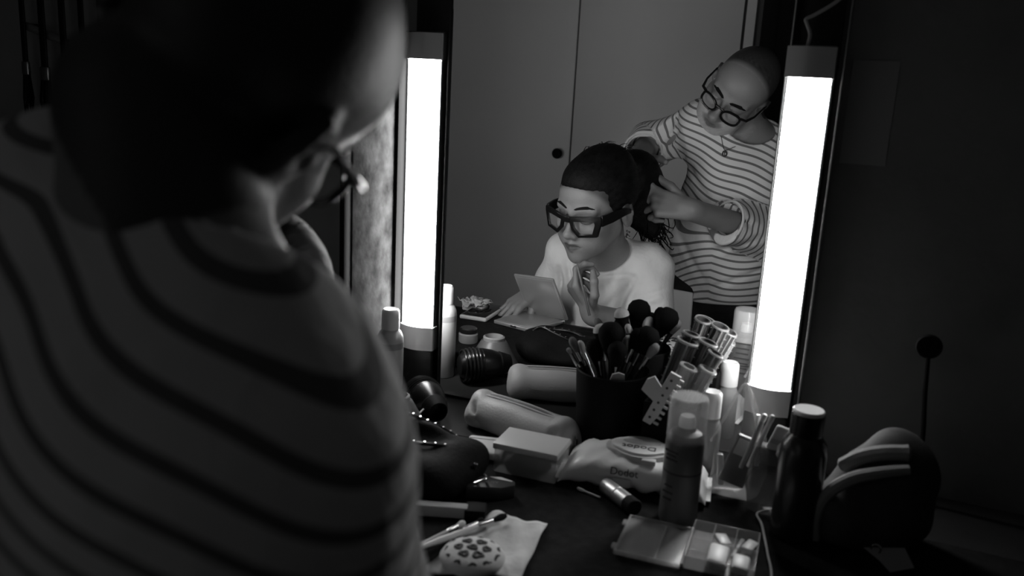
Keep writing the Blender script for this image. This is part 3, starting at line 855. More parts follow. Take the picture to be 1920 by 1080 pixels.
# white shell chair behind the woman
t = thing('shell_chair', 'pale moulded chair the woman sits on, reflected beside her', 'chair', (-.615, -.835, 0), 0)
bm = new(); n1, n2 = 14, 10
gv = []
for i in range(n1+1):
    row = []
    for j in range(n2+1):
        u_ = (i/n1-.5); v_ = j/n2
        x = .39*u_*(1-.06*v_*v_); z = .47+.395*v_; y = -.03-.05*v_+.16*u_*u_*0.5
        row.append(bm.verts.new((x, y, z)))
    gv.append(row)
for i in range(n1):
    for j in range(n2): bm.faces.new((gv[i][j], gv[i+1][j], gv[i+1][j+1], gv[i][j+1]))
o = obj('backrest', bm, mat('pale_shell', .70, .45), t); md = o.modifiers.new('sol', 'SOLIDIFY'); md.thickness = .012; md.offset = -1; md = o.modifiers.new('b', 'BEVEL'); md.width = .004; md.segments = 2
obj('seat', box(new(), (0, .16, .437), (.42, .40, .02), .008), mat('pale_shell', .70, .45), t)
for sx in (-1, 1):
    for sy in (0, 1):
        obj('leg', tube(new(), [(sx*.15, .03+.3*sy, .44), (sx*.19, -.02+.42*sy, 0)], .011, 10), M_metal, t)

# ================================================================== things on the dressing table
Z0 = T                      # bare table top at the back
Z1 = T+.0046                # top of the towel
M_print = mat('dark_print', .05, .6)
M_pale = mat('pale_plastic', .62, .38)
M_frost = clear('frosted_cap', .75, .28, .2)
M_glass = clear('clear_plastic', .70, .22, .08)
M_film = clear('thin_film', .80, .15, .12, .8)

# the woman's pencil
pencil('lip_pencil', (-.607, -.532, .858), (-.6545, -.545, .984), .0034, mat('dark_wood_paint', .07, .3), mat('pencil_point', .12, .5),
       'dark lip pencil held upright in the woman\'s right hand', 'pencil')

# spray bottle by the left lamp
def spray(loc, h, r, capr, caph, body, capm, label, name='spray_bottle', clear_cap=False, band=True):
    t = thing(name, label, 'bottle', loc)
    sh = h-caph
    obj('body', lathe(new(), [(0, 0), (r*.94, 0), (r, .003), (r, sh-.020), (r*.97, sh-.012), (r*.80, sh-.003), (capr*.95, sh+.001), (capr*.95, sh+.006), (0, sh+.006)], 40), body, t)
    if clear_cap:
        obj('nozzle', lathe(new(), [(r*.42, sh), (r*.42, sh+.016), (r*.36, sh+.022), (0, sh+.022)], 24), M_white, t)
        obj('clear_cap', lathe(new(), [(r*1.0, sh-.014), (r*1.0, h-.006), (r*.93, h-.001), (0, h), (0, h-.0015), (r*.90, h-.003), (r*.95, h-.007), (r*.95, sh-.014)], 40), M_frost, t)
    else:
        obj('cap', lathe(new(), [(capr, sh+.003), (capr, h-.014), (capr*.97, h-.004), (capr*.80, h), (capr*.30, h-.004), (0, h-.005)], 32), capm, t)
    if band:
        obj('label_band', lathe(new(), [(r+.0002, sh*.30), (r+.0002, sh*.32), (r+.0002, sh*.62), (r+.0002, sh*.64)], 40), mat('pale_label', .5, .5), t)
    return t
t = spray((-.787, -.109, Z0), .193, .0245, .0165, .040, mat('pale_lacquer', .50, .28), M_white, 'pale spray bottle standing left of the left lamp, also reflected beside it', band=False)
obj('shoulder_band', lathe(new(), [(.0248, .120), (.0248, .132)], 40), M_grey, t)
for k, (zz, ww) in enumerate(((.098, .016), (.090, .012), (.018, .008))):
    obj('print_line', box(new(), (-.004, -.0246, zz), (ww, .0006, .0035)), M_print, t)
spray((-.202, -.086, Z0), .140, .0200, .0165, .046, mat('grey_lacquer', .30, .3), M_white, 'small bottle with rounded white cap beside the hair rollers', band=False)
t = spray((-.204, -.2775, Z1), .190, .0275, .014, .052, mat('grey_printed_metal', .13, .33), M_white, 'tall grey hairspray can with frosted clear cap in front of the wipes', 'hairspray_can', True, False)
obj('print_band', lathe(new(), [(.0277, .078), (.0277, .081)], 40), M_print, t)
for zz, ww, aa in ((.112, .022, -.5), (.106, .016, -.5), (.100, .020, -.45), (.060, .014, -.5), (.050, .018, -.5), (.040, .015, -.5)):
    obj('print_line', box(new(), (.0276*math.sin(aa), -.0276*math.cos(aa), zz), (ww, .0008, .0026), 0, (0, 0, aa)), M_print, t)
for k in range(7):     # printed lines round the far side, seen in the mirror
    obj('print_line', box(new(), (0, .0277, .125-.010*k), (.030-.003*(k % 3), .0008, .003)), M_print, t)
t = thing('storage_jar', 'tall pale jar with flat lid beyond the mottled side panel', 'jar', (-.905, -.13, Z0))
obj('body', lathe(new(), [(0, 0), (.026, 0), (.028, .004), (.028, .165), (0, .165)], 32), M_grey, t)
obj('lid', lathe(new(), [(.0295, .160), (.0295, .188), (.026, .193), (0, .1935)], 32), M_pale, t)

# hair dryer and its diffuser
t = thing('hair_dryer', 'black hair dryer with ribbed vent lying by the mirror', 'hair dryer', (-.735, -.088, Z0))
ax = Vector((.055, -.050, 0)).normalized()
q, _ = aim((0, 0, .036), Vector((0, 0, .036))+ax*.1)
obj('barrel', lathe(new(), [(0, -.006), (.020, -.004), (.029, .006), (.034, .02), (.034, .045), (.030, .065), (.024, .080), (.022, .084), (0, .084)], 36, q), M_dark, t)
for k in range(6):
    rr = .0305+.0040*math.sin(math.pi*(k+.6)/6.5)
    ring = [q@Vector((rr*math.cos(a), rr*math.sin(a), .004+.0075*k)) for a in [2*math.pi*i/30 for i in range(30)]]
    obj('vent_rib', tube(new(), ring, .0022, 6, True), mat('glossy_black', .02, .18), t)
obj('handle', tube(new(), [(.03, -.035, .036), (-.02, -.055, .030), (-.07, -.07, .022), (-.095, -.078, .018)], [.017, .016, .015, .013], 14), M_dark, t)
obj('nozzle', lathe(new(), [(.024, .080), (.025, .083), (.017, .105), (.015, .105), (.022, .084)], 30, q), M_matt, t)
t = thing('dryer_diffuser', 'grey cone-shaped hair dryer diffuser in the mirror behind the pouch', 'diffuser', (-.716, -.205, Z1))
obj('cone', lathe(new(), [(.055, 0), (.056, .006), (.053, .012), (.028, .056), (.024, .060), (.0225, .058), (.026, .053), (.049, .012), (.051, 0)], 48), mat('satin_grey', .12, .36), t)
obj('collar', lathe(new(), [(.0225, .054), (.0232, .066), (.0195, .068), (.0185, .054)], 40), M_grey, t)
obj('arrow_mark', box(new(), (.030, .0335, .030), (.004, .0015, .016), 0, (-.85, 0, -.7)), M_white, t)

# soft pouch with zip
def pouch():
    L, Wd, Hh = .225, .072, .062
    a = math.atan2(-.066, .224)
    t = thing('pencil_pouch', 'pale grey zipped pencil pouch lying in front of the mirror', 'pouch', (-.518, -.110, Z0), a)
    F = Field((-.14, -.06, -.01), (.14, .06, .09), .0022)
    F.cap((-.078, 0, .030), (.078, 0, .030), .030, .031, k=.02)
    F.cap((-.078, -.014, .024), (.078, -.014, .024), .0235, .0235, k=.02); F.cap((-.078, .014, .024), (.078, .014, .024), .0235, .0235, k=.02)
    for sx in (-1, 1):
        F.cap((sx*.085, -.020, .020), (sx*.094, -.004, .046), .014, .010, k=.02); F.cap((sx*.085, .020, .020), (sx*.094, .004, .046), .014, .010, k=.02)
        F.cap((sx*.094, -.020, .016), (sx*.094, .020, .016), .014, .014, k=.02)
    F.half((0, 0, .001), (0, 0, 1), .006)
    F.disp(lambda P: .0008*np.sin(46*P[..., 0]+30*P[..., 2])*np.sin(60*P[..., 2]+1.3)+.0005*np.sin(70*P[..., 0]-40*P[..., 1]))
    for sx in (-1, 1): F.cap((sx*.090, -.03, .045), (sx*.070, -.033, .015), .004, .002, k=.012, mode='s')
    soft('body', F, mat('pale_faux_leather', .60, .42, bump=.0006, bscale=260), t, 1)
    zs = [.056+.004*math.cos(i/10*math.pi-math.pi/2) for i in range(11)]
    pts = [(-.112, 0, .026), (-.106, 0, .050)]+[(-.09+.18*i/10, 0, zs[i]+.001) for i in range(11)]+[(.106, 0, .050), (.113, 0, .024)]
    for dy in (-.0065, .0065):
        obj('zip_tape', tube(new(), smooth_path([(x, dy, z) for x, _, z in pts], 3), .0028, 8), mat('zip_tape_grey', .52, .5), t)
    obj('zip_teeth', tube(new(), smooth_path([(x, 0, z-.0005) for x, _, z in pts], 3), .0030, 8), mat('zip_dark', .10, .5), t)  # teeth run in one dark tone between the grey tapes
    pl = obj('zip_pull', box(new(), (.118, -.004, .030), (.003, .006, .010), .001), M_metal, t)
    obj('pull_cord', tube(new(), smooth_path([(.119, -.004, .026), (.126, -.008, .014), (.130, -.010, .004)], 4), .0012, 6), M_grey, pl)
pouch()

# brush pot and brushes
POT = Vector((-.372, -.076, Z0))
OFF = Vector((-.006, .039, -.008))
t = thing('brush_pot', 'wide black pot packed with make-up brushes', 'pot', POT)
obj('pot_wall', lathe(new(), [(0, 0), (.052, 0), (.054, .003), (.0625, .143), (.061, .145), (.0595, .143), (.051, .006), (0, .006)], 44), M_matt, t)
M_br = {'black': mat('black_bristle', .008, .9, bump=.001, bscale=500, spec=.1), 'white': mat('white_bristle', .62, .85, bump=.001, bscale=500), 'grey': mat('grey_bristle', .20, .85, bump=.001, bscale=500), 'tan': mat('tan_bristle', .34, .85, bump=.001, bscale=500)}
M_ferr = mat('ferrule_metal', .6, .2, 1.0); M_hdl = mat('brush_handle', .03, .2)
def brush(top, r, bl, kind, label, tip=None, bot=None, flat=1.0, hdl=None, hr=.004, group='make-up brushes in the black pot'):
    top = Vector(top); c = POT
    if bot is None:
        top = top+OFF; d = top-c; bot = Vector((c.x-d.x*.35, c.y-d.y*.25, Z0+.012))
    else: bot = Vector(bot)
    q, L = aim(bot, top)
    t = thing('makeup_brush', label, 'brush', group=group); t.matrix_world = q
    fl = min(.028, L*.16); h0 = L-bl-fl
    obj('handle', lathe(new(), [(0, 0), (hr*.45, .001), (hr*1.1, h0*.5), (hr*.85, h0), (0, h0)], 12), hdl or M_hdl, t)
    obj('ferrule', lathe(new(), [(hr*.9, h0-.001), (hr*1.05, h0+fl*.3), (r*.62, h0+fl), (0, h0+fl)], 16, None, flat), M_ferr, t)
    z = h0+fl
    b = obj('bristles', lathe(new(), [(r*.60, z-.002), (r*.80, z+bl*.25), (r, z+bl*.55), (r*.92, z+bl*.75), (r*.62, z+bl*.93), (r*.2, z+bl), (0, z+bl)], 20, None, flat), M_br[kind], t)
    if tip: obj('pale_tip', lathe(new(), [(r*1.005, z+bl*.58), (r*.94, z+bl*.76), (r*.64, z+bl*.94), (r*.2, z+bl*1.01), (0, z+bl*1.01)], 20, None, flat), M_br[tip], b)
    return t
brush((-.399, -.100, 1.022), .014, .034, 'black', 'black brush with pale domed tip, tallest left of centre in the pot', 'white')
brush((-.372, -.130, 1.036), .022, .048, 'black', 'largest black powder brush at the centre of the pot')
brush((-.378, -.080, 1.000), .006, .016, 'white', 'small white-tipped brush in front of the largest black brush')
brush((-.346, -.108, 1.012), .014, .034, 'white', 'white fan-shaped brush right of centre in the pot', flat=.55)
brush((-.328, -.120, 1.030), .010, .034, 'black', 'pointed black brush between the white brush and the right-hand one')
brush((-.307, -.110, 1.032), .021, .044, 'black', 'big round black brush at the right rim of the pot')
brush((-.447, -.110, .993), .0075, .026, 'grey', 'slim grey oval brush leaning out at the left rim')
brush((-.438, -.090, .983), .0065, .022, 'white', 'pale-tipped brush with bright metal handle at the left front', hdl=M_ferr)
brush((-.425, -.082, .974), .010, .030, 'grey', 'flat grey brush with bright metal handle at the left front', flat=.4, hdl=M_ferr)
brush((-.444, -.132, .980), .0042, .010, 'tan', 'tiny tan brush leaning furthest back at the left rim')
brush((-.294, -.122, 1.010), .009, .026, 'tan', 'tan rounded brush leaning over the right rim')
brush((-.404, -.122, 1.000), .015, .036, 'black', 'stubby black brush behind the pale domed one')
brush((-.396, -.070, .986), .011, .030, 'black', 'short black brush at the front left of the pot')
brush((-.366, -.070, .984), .013, .032, 'black', 'short round black brush at the front centre of the pot')
brush((-.338, -.072, .990), .012, .032, 'black', 'short black brush at the front right of the pot')
brush((-.352, -.150, 1.010), .016, .040, 'black', 'black brush at the back of the pot nearest the camera')
q, L = aim((-.372, -.07, Z0+.02), (-.350, -.122, .955)); t = thing('spatula', 'pale make-up spatula leaning in the brush pot', 'spatula'); t.matrix_world = q
obj('handle', box(new(), (0, 0, L/2-.012), (.007, .003, L-.024), .001), M_pale, t); obj('blade', prism(new(), [(-.004, -.02), (.004, -.02), (.0125, -.004), (.010, .010), (0, .014), (-.010, .010), (-.0125, -.004)], .002, xf((0, .001, L-.014), (math.pi/2, 0, 0))), M_pale, t)

# hair rollers in a black bin
t = thing('roller_bin', 'black bin holding the hair rollers right of the brush pot', 'bin', (-.258, -.090, Z0))
bm = new(); box(bm, (0, 0, .004), (.084, .100, .006)); obj('bin_floor', bm, M_matt, t)
for cx_, cy_, sx_, sy_ in ((-.040, 0, .004, .10), (.040, 0, .004, .10), (0, -.049, .084, .004), (0, .049, .084, .004)):
    obj('bin_wall', box(new(), (cx_, cy_, .062), (sx_, sy_, .120), .001), M_matt, t)
M_roll = clear('roller_plastic', .10, .80, .25); M_roll2 = clear('pale_roller_plastic', .50, .6, .2)
def roller(a, b, r, material, label):
    q, L = aim(a, b); t = thing('hair_roller', label, 'hair roller', group='hair rollers in the black bin'); t.matrix_world = q
    obj('core', lathe(new(), [(r*.80, 0), (r*.80, L), (r*.66, L), (r*.66, 0), (r*.80, 0)], 22), material, t)
    for z in (0.002, L-.002):
        obj('end_ring', tube(new(), [(r*math.cos(x)*.92, r*math.sin(x)*.92, z) for x in [2*math.pi*i/22 for i in range(22)]], r*.13, 6, True), M_roll2, t)
    for i in range(10):
        x = 2*math.pi*i/10; bm = new()
        tube(bm, [(r*.86*math.cos(x), r*.86*math.sin(x), .004), (r*.86*math.cos(x), r*.86*math.sin(x), L-.004)], r*.10, 5)
        for k in range(9):
            z = .006+(L-.012)*k/8; bmesh.ops.create_cone(bm, cap_ends=True, segments=4, radius1=r*.07, radius2=r*.02, depth=r*.24, matrix=Matrix.Translation((r*1.02*math.cos(x), r*1.02*math.sin(x), z))@Matrix.Rotation(x, 4, 'Z')@Matrix.Rotation(math.pi/2, 4, 'Y'))
        obj('spiked_rib', bm, M_roll2 if i % 2 else material, t)
    return t
roller((-.288, -.082, .880), (-.252, -.074, 1.014), .0185, M_roll, 'large dark roller with open round end, leftmost in the bin')
roller((-.262, -.062, .885), (-.222, -.055, 1.012), .0165, M_roll, 'dark roller at the back of the bin, right of the large one')
roller((-.278, -.110, .880), (-.240, -.108, .982), .0150, M_roll2, 'pale see-through roller in front of the large dark one')
roller((-.250, -.096, .880), (-.212, -.092, .978), .0150, M_roll2, 'pale see-through roller at the right front of the bin')
roller((-.252, -.078, .890), (-.206, -.070, 1.000), .0135, M_roll, 'slim roller leaning furthest to the right in the bin')
roller((-.284, -.060, .890), (-.252, -.050, 1.020), .0150, M_roll, 'roller hidden behind the large one, clear in the reflection')
# white jaw clip
def face_cam(a, b, n):
    z = (Vector(b)-Vector(a)); L_ = z.length; z.normalize(); y = -Vector(n); y = (y-z*y.dot(z)).normalized(); x = y.cross(z)
    M_ = Matrix((x, y, z)).transposed().to_4x4(); M_.translation = Vector(a); return M_, L_
q, L = face_cam((-.290, -.148, .890), (-.252, -.148, .978), (.3, -1, .35)); t = thing('jaw_clip', 'white perforated jaw clip clamped on the rim of the roller bin', 'hair clip'); t.matrix_world = q
bm = new(); prism(bm, [(-.008, 0), (.006, 0), (.010, .02), (.008, L*.6), (.010, L), (-.008, L), (-.009, L*.5)], .006, xf((0, .003, 0), (math.pi/2, 0, 0)))
obj('jaw', bm, M_pale, t)
for k in range(9): obj('tooth', box(new(), (.0125, 0, .006+(L-.012)*k/8), (.009, .004, .004), .0008), M_pale, t)
for k in range(6): obj('hole', lathe(new(), [(0, 0), (.0022, 0), (.0022, .0006), (0, .0006)], 12, xf((-.001, -.0032, .012+(L-.024)*k/5), (math.pi/2, 0, 0))), M_print, t)
obj('thumb_tab', prism(new(), [(-.034, .046), (-.008, .038), (-.006, .064), (-.026, .076), (-.034, .066)], .005, xf((0, .0025, 0), (math.pi/2, 0, 0))), M_pale, t)

# pack of wipes
def wipes():
    a = .15
    t = thing('wipes_pack', 'soft white pack of wipes with a raised round lid', 'wipes', (-.293, -.188, Z1), a)
    bm = new(); nu, nv = 36, 26; L, Wd, Hh = .225, .115, .050
    rows = []
    for i in range(nu+1):
        u = -1+2*i/nu; e = max(0.0, 1-abs(u)**5.0); ring = []
        hh = Hh*(.06+.94*e**.8)*(1-.10*(1-abs(u))*0); ww = Wd*(1-.10*e)*.5
        for j in range(nv):
            th = 2*math.pi*j/nv; c_, s_ = math.cos(th), math.sin(th)
            y = ww*np.sign(c_)*abs(c_)**.55; z = hh*.5*np.sign(s_)*abs(s_)**.75
            z += hh*.5+.004*(1-e)
            wr = .0016*math.sin(7*u*3+5*th)*e+.0012*math.sin(19*u+2*th)*e
            ring.append(bm.verts.new((u*L/2, y+wr, max(0, z+wr))))
        rows.append(ring)
    for A, B in zip(rows, rows[1:]):
        for j in range(nv): bm.faces.new((A[j], A[(j+1) % nv], B[(j+1) % nv], B[j]))
    bm.faces.new(rows[0]); bm.faces.new(rows[-1])
    obj('pack', bm, mat('white_film', .74, .35, bump=.0015, bscale=30), t, 60)
    # grey printed band along the lower front
    lid = [(.050*math.cos(x)*(1+.10*abs(math.cos(2*x))), .036*math.sin(x)*(1+.12*abs(math.cos(2*x)))) for x in [2*math.pi*i/32 for i in range(32)]]
    lo = obj('lid_base', prism(new(), lid, .010, xf((.006, .006, Hh-.004)), .0012), mat('grey_lid', .50, .4), t)
    obj('lid_top', prism(new(), [(x*.86, y*.86) for x, y in lid], .005, xf((.006, .006, Hh+.005)), .001), mat('white_lid', .78, .35), lo)
    obj('lid_tab', box(new(), (.022, -.034, Hh+.001), (.022, .012, .008), .002), mat('grey_lid', .50, .4), lo)
    lettering('Dodot', .020, M_print, lo, (.004, -.006, Hh+.0105), (0, 0, math.pi))
    obj('lid_picture', prism(new(), [(.030*math.cos(x), .010*math.sin(x)) for x in [2*math.pi*i/24 for i in range(24)]], .0003, xf((.006, .016, Hh+.0102))), mat('pale_print', .55, .5), lo)
    lettering('Dodot', .016, M_print, t, (-.012, -.0518, Hh*.70), (math.radians(62), 0, 0), .0006)
    for x0, x1 in ((-.036, .004),):
        obj('print_patch', box(new(), ((x0+x1)/2-.005, -.0565, Hh*.40), (x1-x0, .0012, .012), 0, (-.12, 0, 0)), mat('grey_print', .30, .5), t)
    for sx in (-1, 1): obj('crimped_end', box(new(), (sx*.1135, 0, .0055), (.012, .085, .002), .0006), mat('white_film', .74, .35), t)
wipes()

# clear box with dark contents, white pad
t = thing('clear_box', 'small clear lidded box with dark contents beside the pouch', 'box', (-.452, -.230, Z1), .04)
M_boxp = clear('milky_box', .72, .34, .2)
bm = new(); box(bm, (0, 0, .020), (.104, .070, .040), .003); obj('box_shell', bm, M_boxp, t)
bm = new(); box(bm, (0, 0, .0445), (.108, .074, .011), .003); obj('box_lid', bm, mat('frosted_lid', .60, .4), t)
F = Field((-.055, -.04, 0), (.055, .04, .05), .0022); F.ell((-.006, 0, .010), (.038, .026, .018), k=.01); F.half((0, 0, .003), (0, 0, 1)); F.disp(lambda P: .003*np.sin(120*P[..., 0])*np.sin(110*P[..., 1]+60*P[..., 2])); soft('hair_pads', F, mat('dark_hairpiece', .02, .8), t, 1)
for x in (-.022, .018, .034): obj('catch', box(new(), (x, -.0375, .040), (.007, .001, .003), .0004), M_grey, t)
t = thing('cotton_pad_pack', 'flat white square pack lying left of the clear box', 'pack', (-.545, -.205, Z1), .25)
bm = new(); box(bm, (0, 0, .007), (.066, .070, .013), .005, (0, 0, 0), 3); obj('pack_sleeve', bm, mat('white_paper_pack', .68, .6), t); obj('seam', box(new(), (0, .02, .0138), (.060, .0012, .0006)), M_grey, t)

# black zipped make-up bag, open at the top
def black_bag():
    t = thing('makeup_bag', 'black zipped make-up bag gaping open, half hidden by the standing man', 'bag', (-.600, -.335, Z1), .1); t.scale = (1, 1, .9)
    F = Field((-.14, -.13, -.02), (.14, .13, .13), .003)
    F.ell((0, 0, .024), (.098, .088, .034), k=.02)
    for c in ((-.06, -.03, .04), (.065, .02, .045), (.05, -.05, .035), (-.05, .05, .05)): F.ell((c[0]*.92, c[1], c[2]*.8), (.046, .042, .032), k=.03)
    F.ell((-.02, .030, .056), (.050, .026, .022), k=.03)
    F.half((0, 0, .0015), (0, 0, 1), .008); F.ell((0.0, .012, .090), (.062, .020, .030), k=.012, mode='s')
    F.disp(lambda P: .0022*np.sin(60*P[..., 0]+40*P[..., 1])*np.sin(50*P[..., 2]+30*P[..., 1]))
    soft('shell', F, mat('black_nylon', .006, .75, bump=.001, bscale=150, spec=.1), t, 1)
    for ys, pts in ((0, [(-.095, .05, .034), (-.065, .048, .062), (-.040, .045, .086), (-.005, .046, .078), (.035, .044, .066), (.065, .03, .056)]), (1, [(-.085, .02, .045), (-.05, -.01, .062), (0, -.018, .068), (.045, -.004, .064), (.075, .01, .052)])):
        P = smooth_path(pts, 6); obj('zip_edge', tube(new(), P, .0032, 8), M_dark, t)
        bm = new()
        for i, p in enumerate(P):
            if i % 2 == 0: box(bm, p+Vector((0, 0, .003)), (.0026, .0036, .0022))
        tag(obj('zip_teeth', bm, M_metal, t, 0), kind='stuff')
    obj('zip_pull', box(new(), (.100, -.020, .046), (.006, .003, .014), .001, (.3, .2, .3)), M_metal, t)
    obj('handle_loop', tube(new(), smooth_path([(.108, -.045, .030), (.121, -.030, .034), (.112, -.012, .030)], 5), .0022, 8), M_metal, t)
black_bag()
t = thing('label_card', 'pale strip of card lying below the black bag', 'card', (-.508, -.432, Z1), .35)
obj('card_sheet', box(new(), (0, 0, .009), (.074, .016, .017), .002), mat('pale_card', .40, .6), t); obj('dark_sleeve', box(new(), (.048, .004, .008), (.030, .030, .016), .003), M_matt, t)
t = thing('dark_carton', 'small dark faceted carton with faint lettering', 'carton', (-.470, -.338, Z1), .38)
obj('carton_body', prism(new(), [(-.040, -.018), (.012, -.018), (.032, -.006), (.032, .006), (.012, .018), (-.040, .018)], .020, None, .001), mat('dark_card', .035, .4), t)
obj('bright_facet', prism(new(), [(.004, .010), (.028, .003), (.028, .006), (.010, .0165), (-.006, .0165)], .0006, xf((0, 0, .0201))), M_pale, t)
lettering('BEAUTY', .0085, mat('faint_print', .22, .5), t, (-.008, -.002, .0203), (0, 0, 0))

# compact, phone, small jar, tissues in front of the woman (seen in the mirror)
t = thing('compact_case', 'open slim pale compact case standing in front of the woman', 'compact', (-.744, -.618, Z1), .24); t.scale = (1.12, 1.0, 1.18)
M_comp = mat('pale_gold_case', .46, .30, .55)
obj('base_tray', box(new(), (-.012, .068, .005), (.112, .130, .008), .002), M_comp, t)
q = Matrix.Translation((0, 0, .008))@Matrix.Rotation(math.radians(-33), 4, 'X')@Matrix.Rotation(math.radians(-5), 4, 'Y')
bm = new(); box(bm, (0, 0, .058), (.112, .006, .116), .002); bmesh.ops.transform(bm, matrix=q, verts=bm.verts); ld = obj('lid', bm, M_comp, t)
bm = new(); box(bm, (0, .0032, .058), (.102, .0010, .106), .0004); bmesh.ops.transform(bm, matrix=q, verts=bm.verts); obj('lid_panel', bm, mat('compact_panel', .40, .28, .5), ld)
obj('tray_panel', box(new(), (-.012, .068, .0092), (.100, .118, .001), .0004), mat('compact_panel', .40, .28, .5), t)
obj('clasp', box(new(), (-.012, .134, .006), (.016, .003, .004), .0008), M_metal, t)
obj('hinge', tube(new(), [(-.05, .001, .006), (.045, .001, .006)], .003, 8), M_metal, t)
t = thing('mobile_phone', 'phone in a pale case lying left of the woman\'s fingers', 'phone', (-.910, -.572, Z1), -.05)
obj('case', box(new(), (0, 0, .006), (.074, .140, .011), .004, (0, 0, 0), 3), M_pale, t); obj('screen', box(new(), (0, 0, .0118), (.066, .132, .001), .0004), mat('dark_screen', .01, .06), t)
t = thing('glass_jar', 'small glass cream jar with dark lid near the phone', 'jar', (-.838, -.335, Z1))
obj('glass', lathe(new(), [(0, 0), (.021, 0), (.023, .003), (.023, .020), (.019, .023), (0, .023)], 28), clear('jar_glass', .5, .5, .05), t); obj('lid', lathe(new(), [(.0195, .022), (.0205, .024), (.0205, .033), (.018, .035), (0, .035)], 28), M_metal, t)
t = thing('tissue_packet', 'crumpled white tissue packet behind the phone in the mirror', 'tissues', (-.935, -.56, Z1+.012))
t.location = (-.945, -.60, Z1+.0)
for k in range(5):
    bm = new(); r_ = random.Random(k+11); bmesh.ops.create_grid(bm, x_segments=7, y_segments=7, size=.026)
    for v in bm.verts: v.co.z = .016+.012*r_.random()+.010*math.sin(60*v.co.x+k)*math.cos(50*v.co.y+k)+k*.001
    bmesh.ops.transform(bm, matrix=Matrix.Translation((.016*math.cos(k*1.7), .016*math.sin(k*1.7), 0))@Matrix.Rotation(k*.9, 4, 'Z'), verts=bm.verts)
    o = obj('tissue', bm, mat('tissue_paper', .60, .8), t, 50); md = o.modifiers.new('s', 'SOLIDIFY'); md.thickness = .0008
obj('wrapper', box(new(), (0, 0, .009), (.060, .042, .017), .004), M_pale, t)

# lipstick tube, cotton bud
a, b = (-.322, -.250, Z1+.0125), (-.264, -.298, Z1+.0125); q, L = aim(a, b)
t = thing('lipstick_tube', 'shiny metal lipstick tube with black end in front of the wipes', 'lipstick'); t.matrix_world = q
obj('metal_cap', lathe(new(), [(0, 0), (.0115, 0), (.0122, .001), (.0122, L*.44), (.0116, L*.45), (0, L*.45)], 28), mat('satin_metal', .75, .42, 1.0), t)
obj('metal_barrel', lathe(new(), [(0, L*.46), (.0112, L*.46), (.0122, L*.475), (.0122, L*.80), (0, L*.80)], 28), mat('satin_metal', .75, .42, 1.0), t)
obj('black_end', lathe(new(), [(.0124, L*.80), (.0126, L*1.02), (.0115, L*1.04), (0, L*1.04)], 28), M_matt, t)
t = thing('cotton_bud', 'white cotton bud lying left of the lipstick tube', 'cotton bud'); q, L = aim((-.362, -.262, Z1+.003), (-.322, -.274, Z1+.003)); t.matrix_world = q
obj('stem', lathe(new(), [(0, 0), (.0012, 0), (.0012, L), (0, L)], 8), M_white, t); obj('cotton_tip', lathe(new(), [(0, -.002), (.002, 0), (.0026, .005), (.0022, .011), (0, .013)], 12), mat('cotton', .6, .9), t)

# paper towel with brushes and a spotted sponge at the front edge
t = thing('paper_towel', 'crumpled pale paper towel at the front edge of the table', 'paper towel', (-.405, -.480, Z1+.0012))
bm = new(); n1, n2 = 20, 26; gv = []
cor = [(-.042, .088), (.040, .092), (.060, -.050), (-.060, -.100)]
for i in range(n1+1):
    row = []
    for j in range(n2+1):
        u, v = i/n1, j/n2
        tx = (cor[0][0]*(1-u)+cor[1][0]*u)*(1-v)+(cor[3][0]*(1-u)+cor[2][0]*u)*v; ty = (cor[0][1]*(1-u)+cor[1][1]*u)*(1-v)+(cor[3][1]*(1-u)+cor[2][1]*u)*v
        z = .0022+.0020*math.sin(5*u+9*v)*math.cos(7*u-3*v)+.0016*math.sin(17*u-11*v)
        ty += .004*math.sin(8*u)*(1-v)
        row.append(bm.verts.new((tx, ty, max(.0002, z))))
    gv.append(row)
for i in range(n1):
    for j in range(n2): bm.faces.new((gv[i][j], gv[i+1][j], gv[i+1][j+1], gv[i][j+1]))
o = obj('sheet', bm, mat('kitchen_paper', .58, .85, noise=.12, scale=40, bump=.001, bscale=120), t, 70); md = o.modifiers.new('s', 'SOLIDIFY'); md.thickness = .0008; md.offset = 1
gr = 'brushes lying on the paper towel'
brush((-.4640, -.448, Z1+.008), .005, .014, 'white', 'thin brush with pale tip lying left on the paper towel', bot=(-.498, -.575, Z1+.010), hdl=M_grey, hr=.0034, group=gr)
brush((-.4180, -.408, Z1+.012), .005, .026, 'black', 'long brush with dark pointed tip lying across the paper towel', bot=(-.492, -.580, Z1+.018), hdl=M_pale, hr=.0040, group=gr)
brush((-.4420, -.432, Z1+.009), .006, .012, 'black', 'short dark brush lying between the two pale ones', bot=(-.500, -.600, Z1+.012), hdl=M_hdl, hr=.0038, group=gr)
t = thing('spotted_sponge', 'round pale sponge with dark leopard spots on the paper towel', 'sponge', (-.412, -.532, Z1+.004)); t.scale = (1.22, 1.22, .78)
obj('sponge_body', lathe(new(), [(0, 0), (.026, 0), (.033, .006), (.0345, .014), (.031, .022), (.024, .027), (.012, .0295), (0, .030)], 40), mat('pale_sponge', .58, .8, bump=.0006, bscale=300), t)
r_ = random.Random(4); spots = [(0, 0)]+[(.0145*math.cos(x), .0145*math.sin(x)) for x in [i*2*math.pi/6+.3 for i in range(6)]]+[(.0275*math.cos(x), .0275*math.sin(x)) for x in [i*2*math.pi/11 for i in range(11)]]
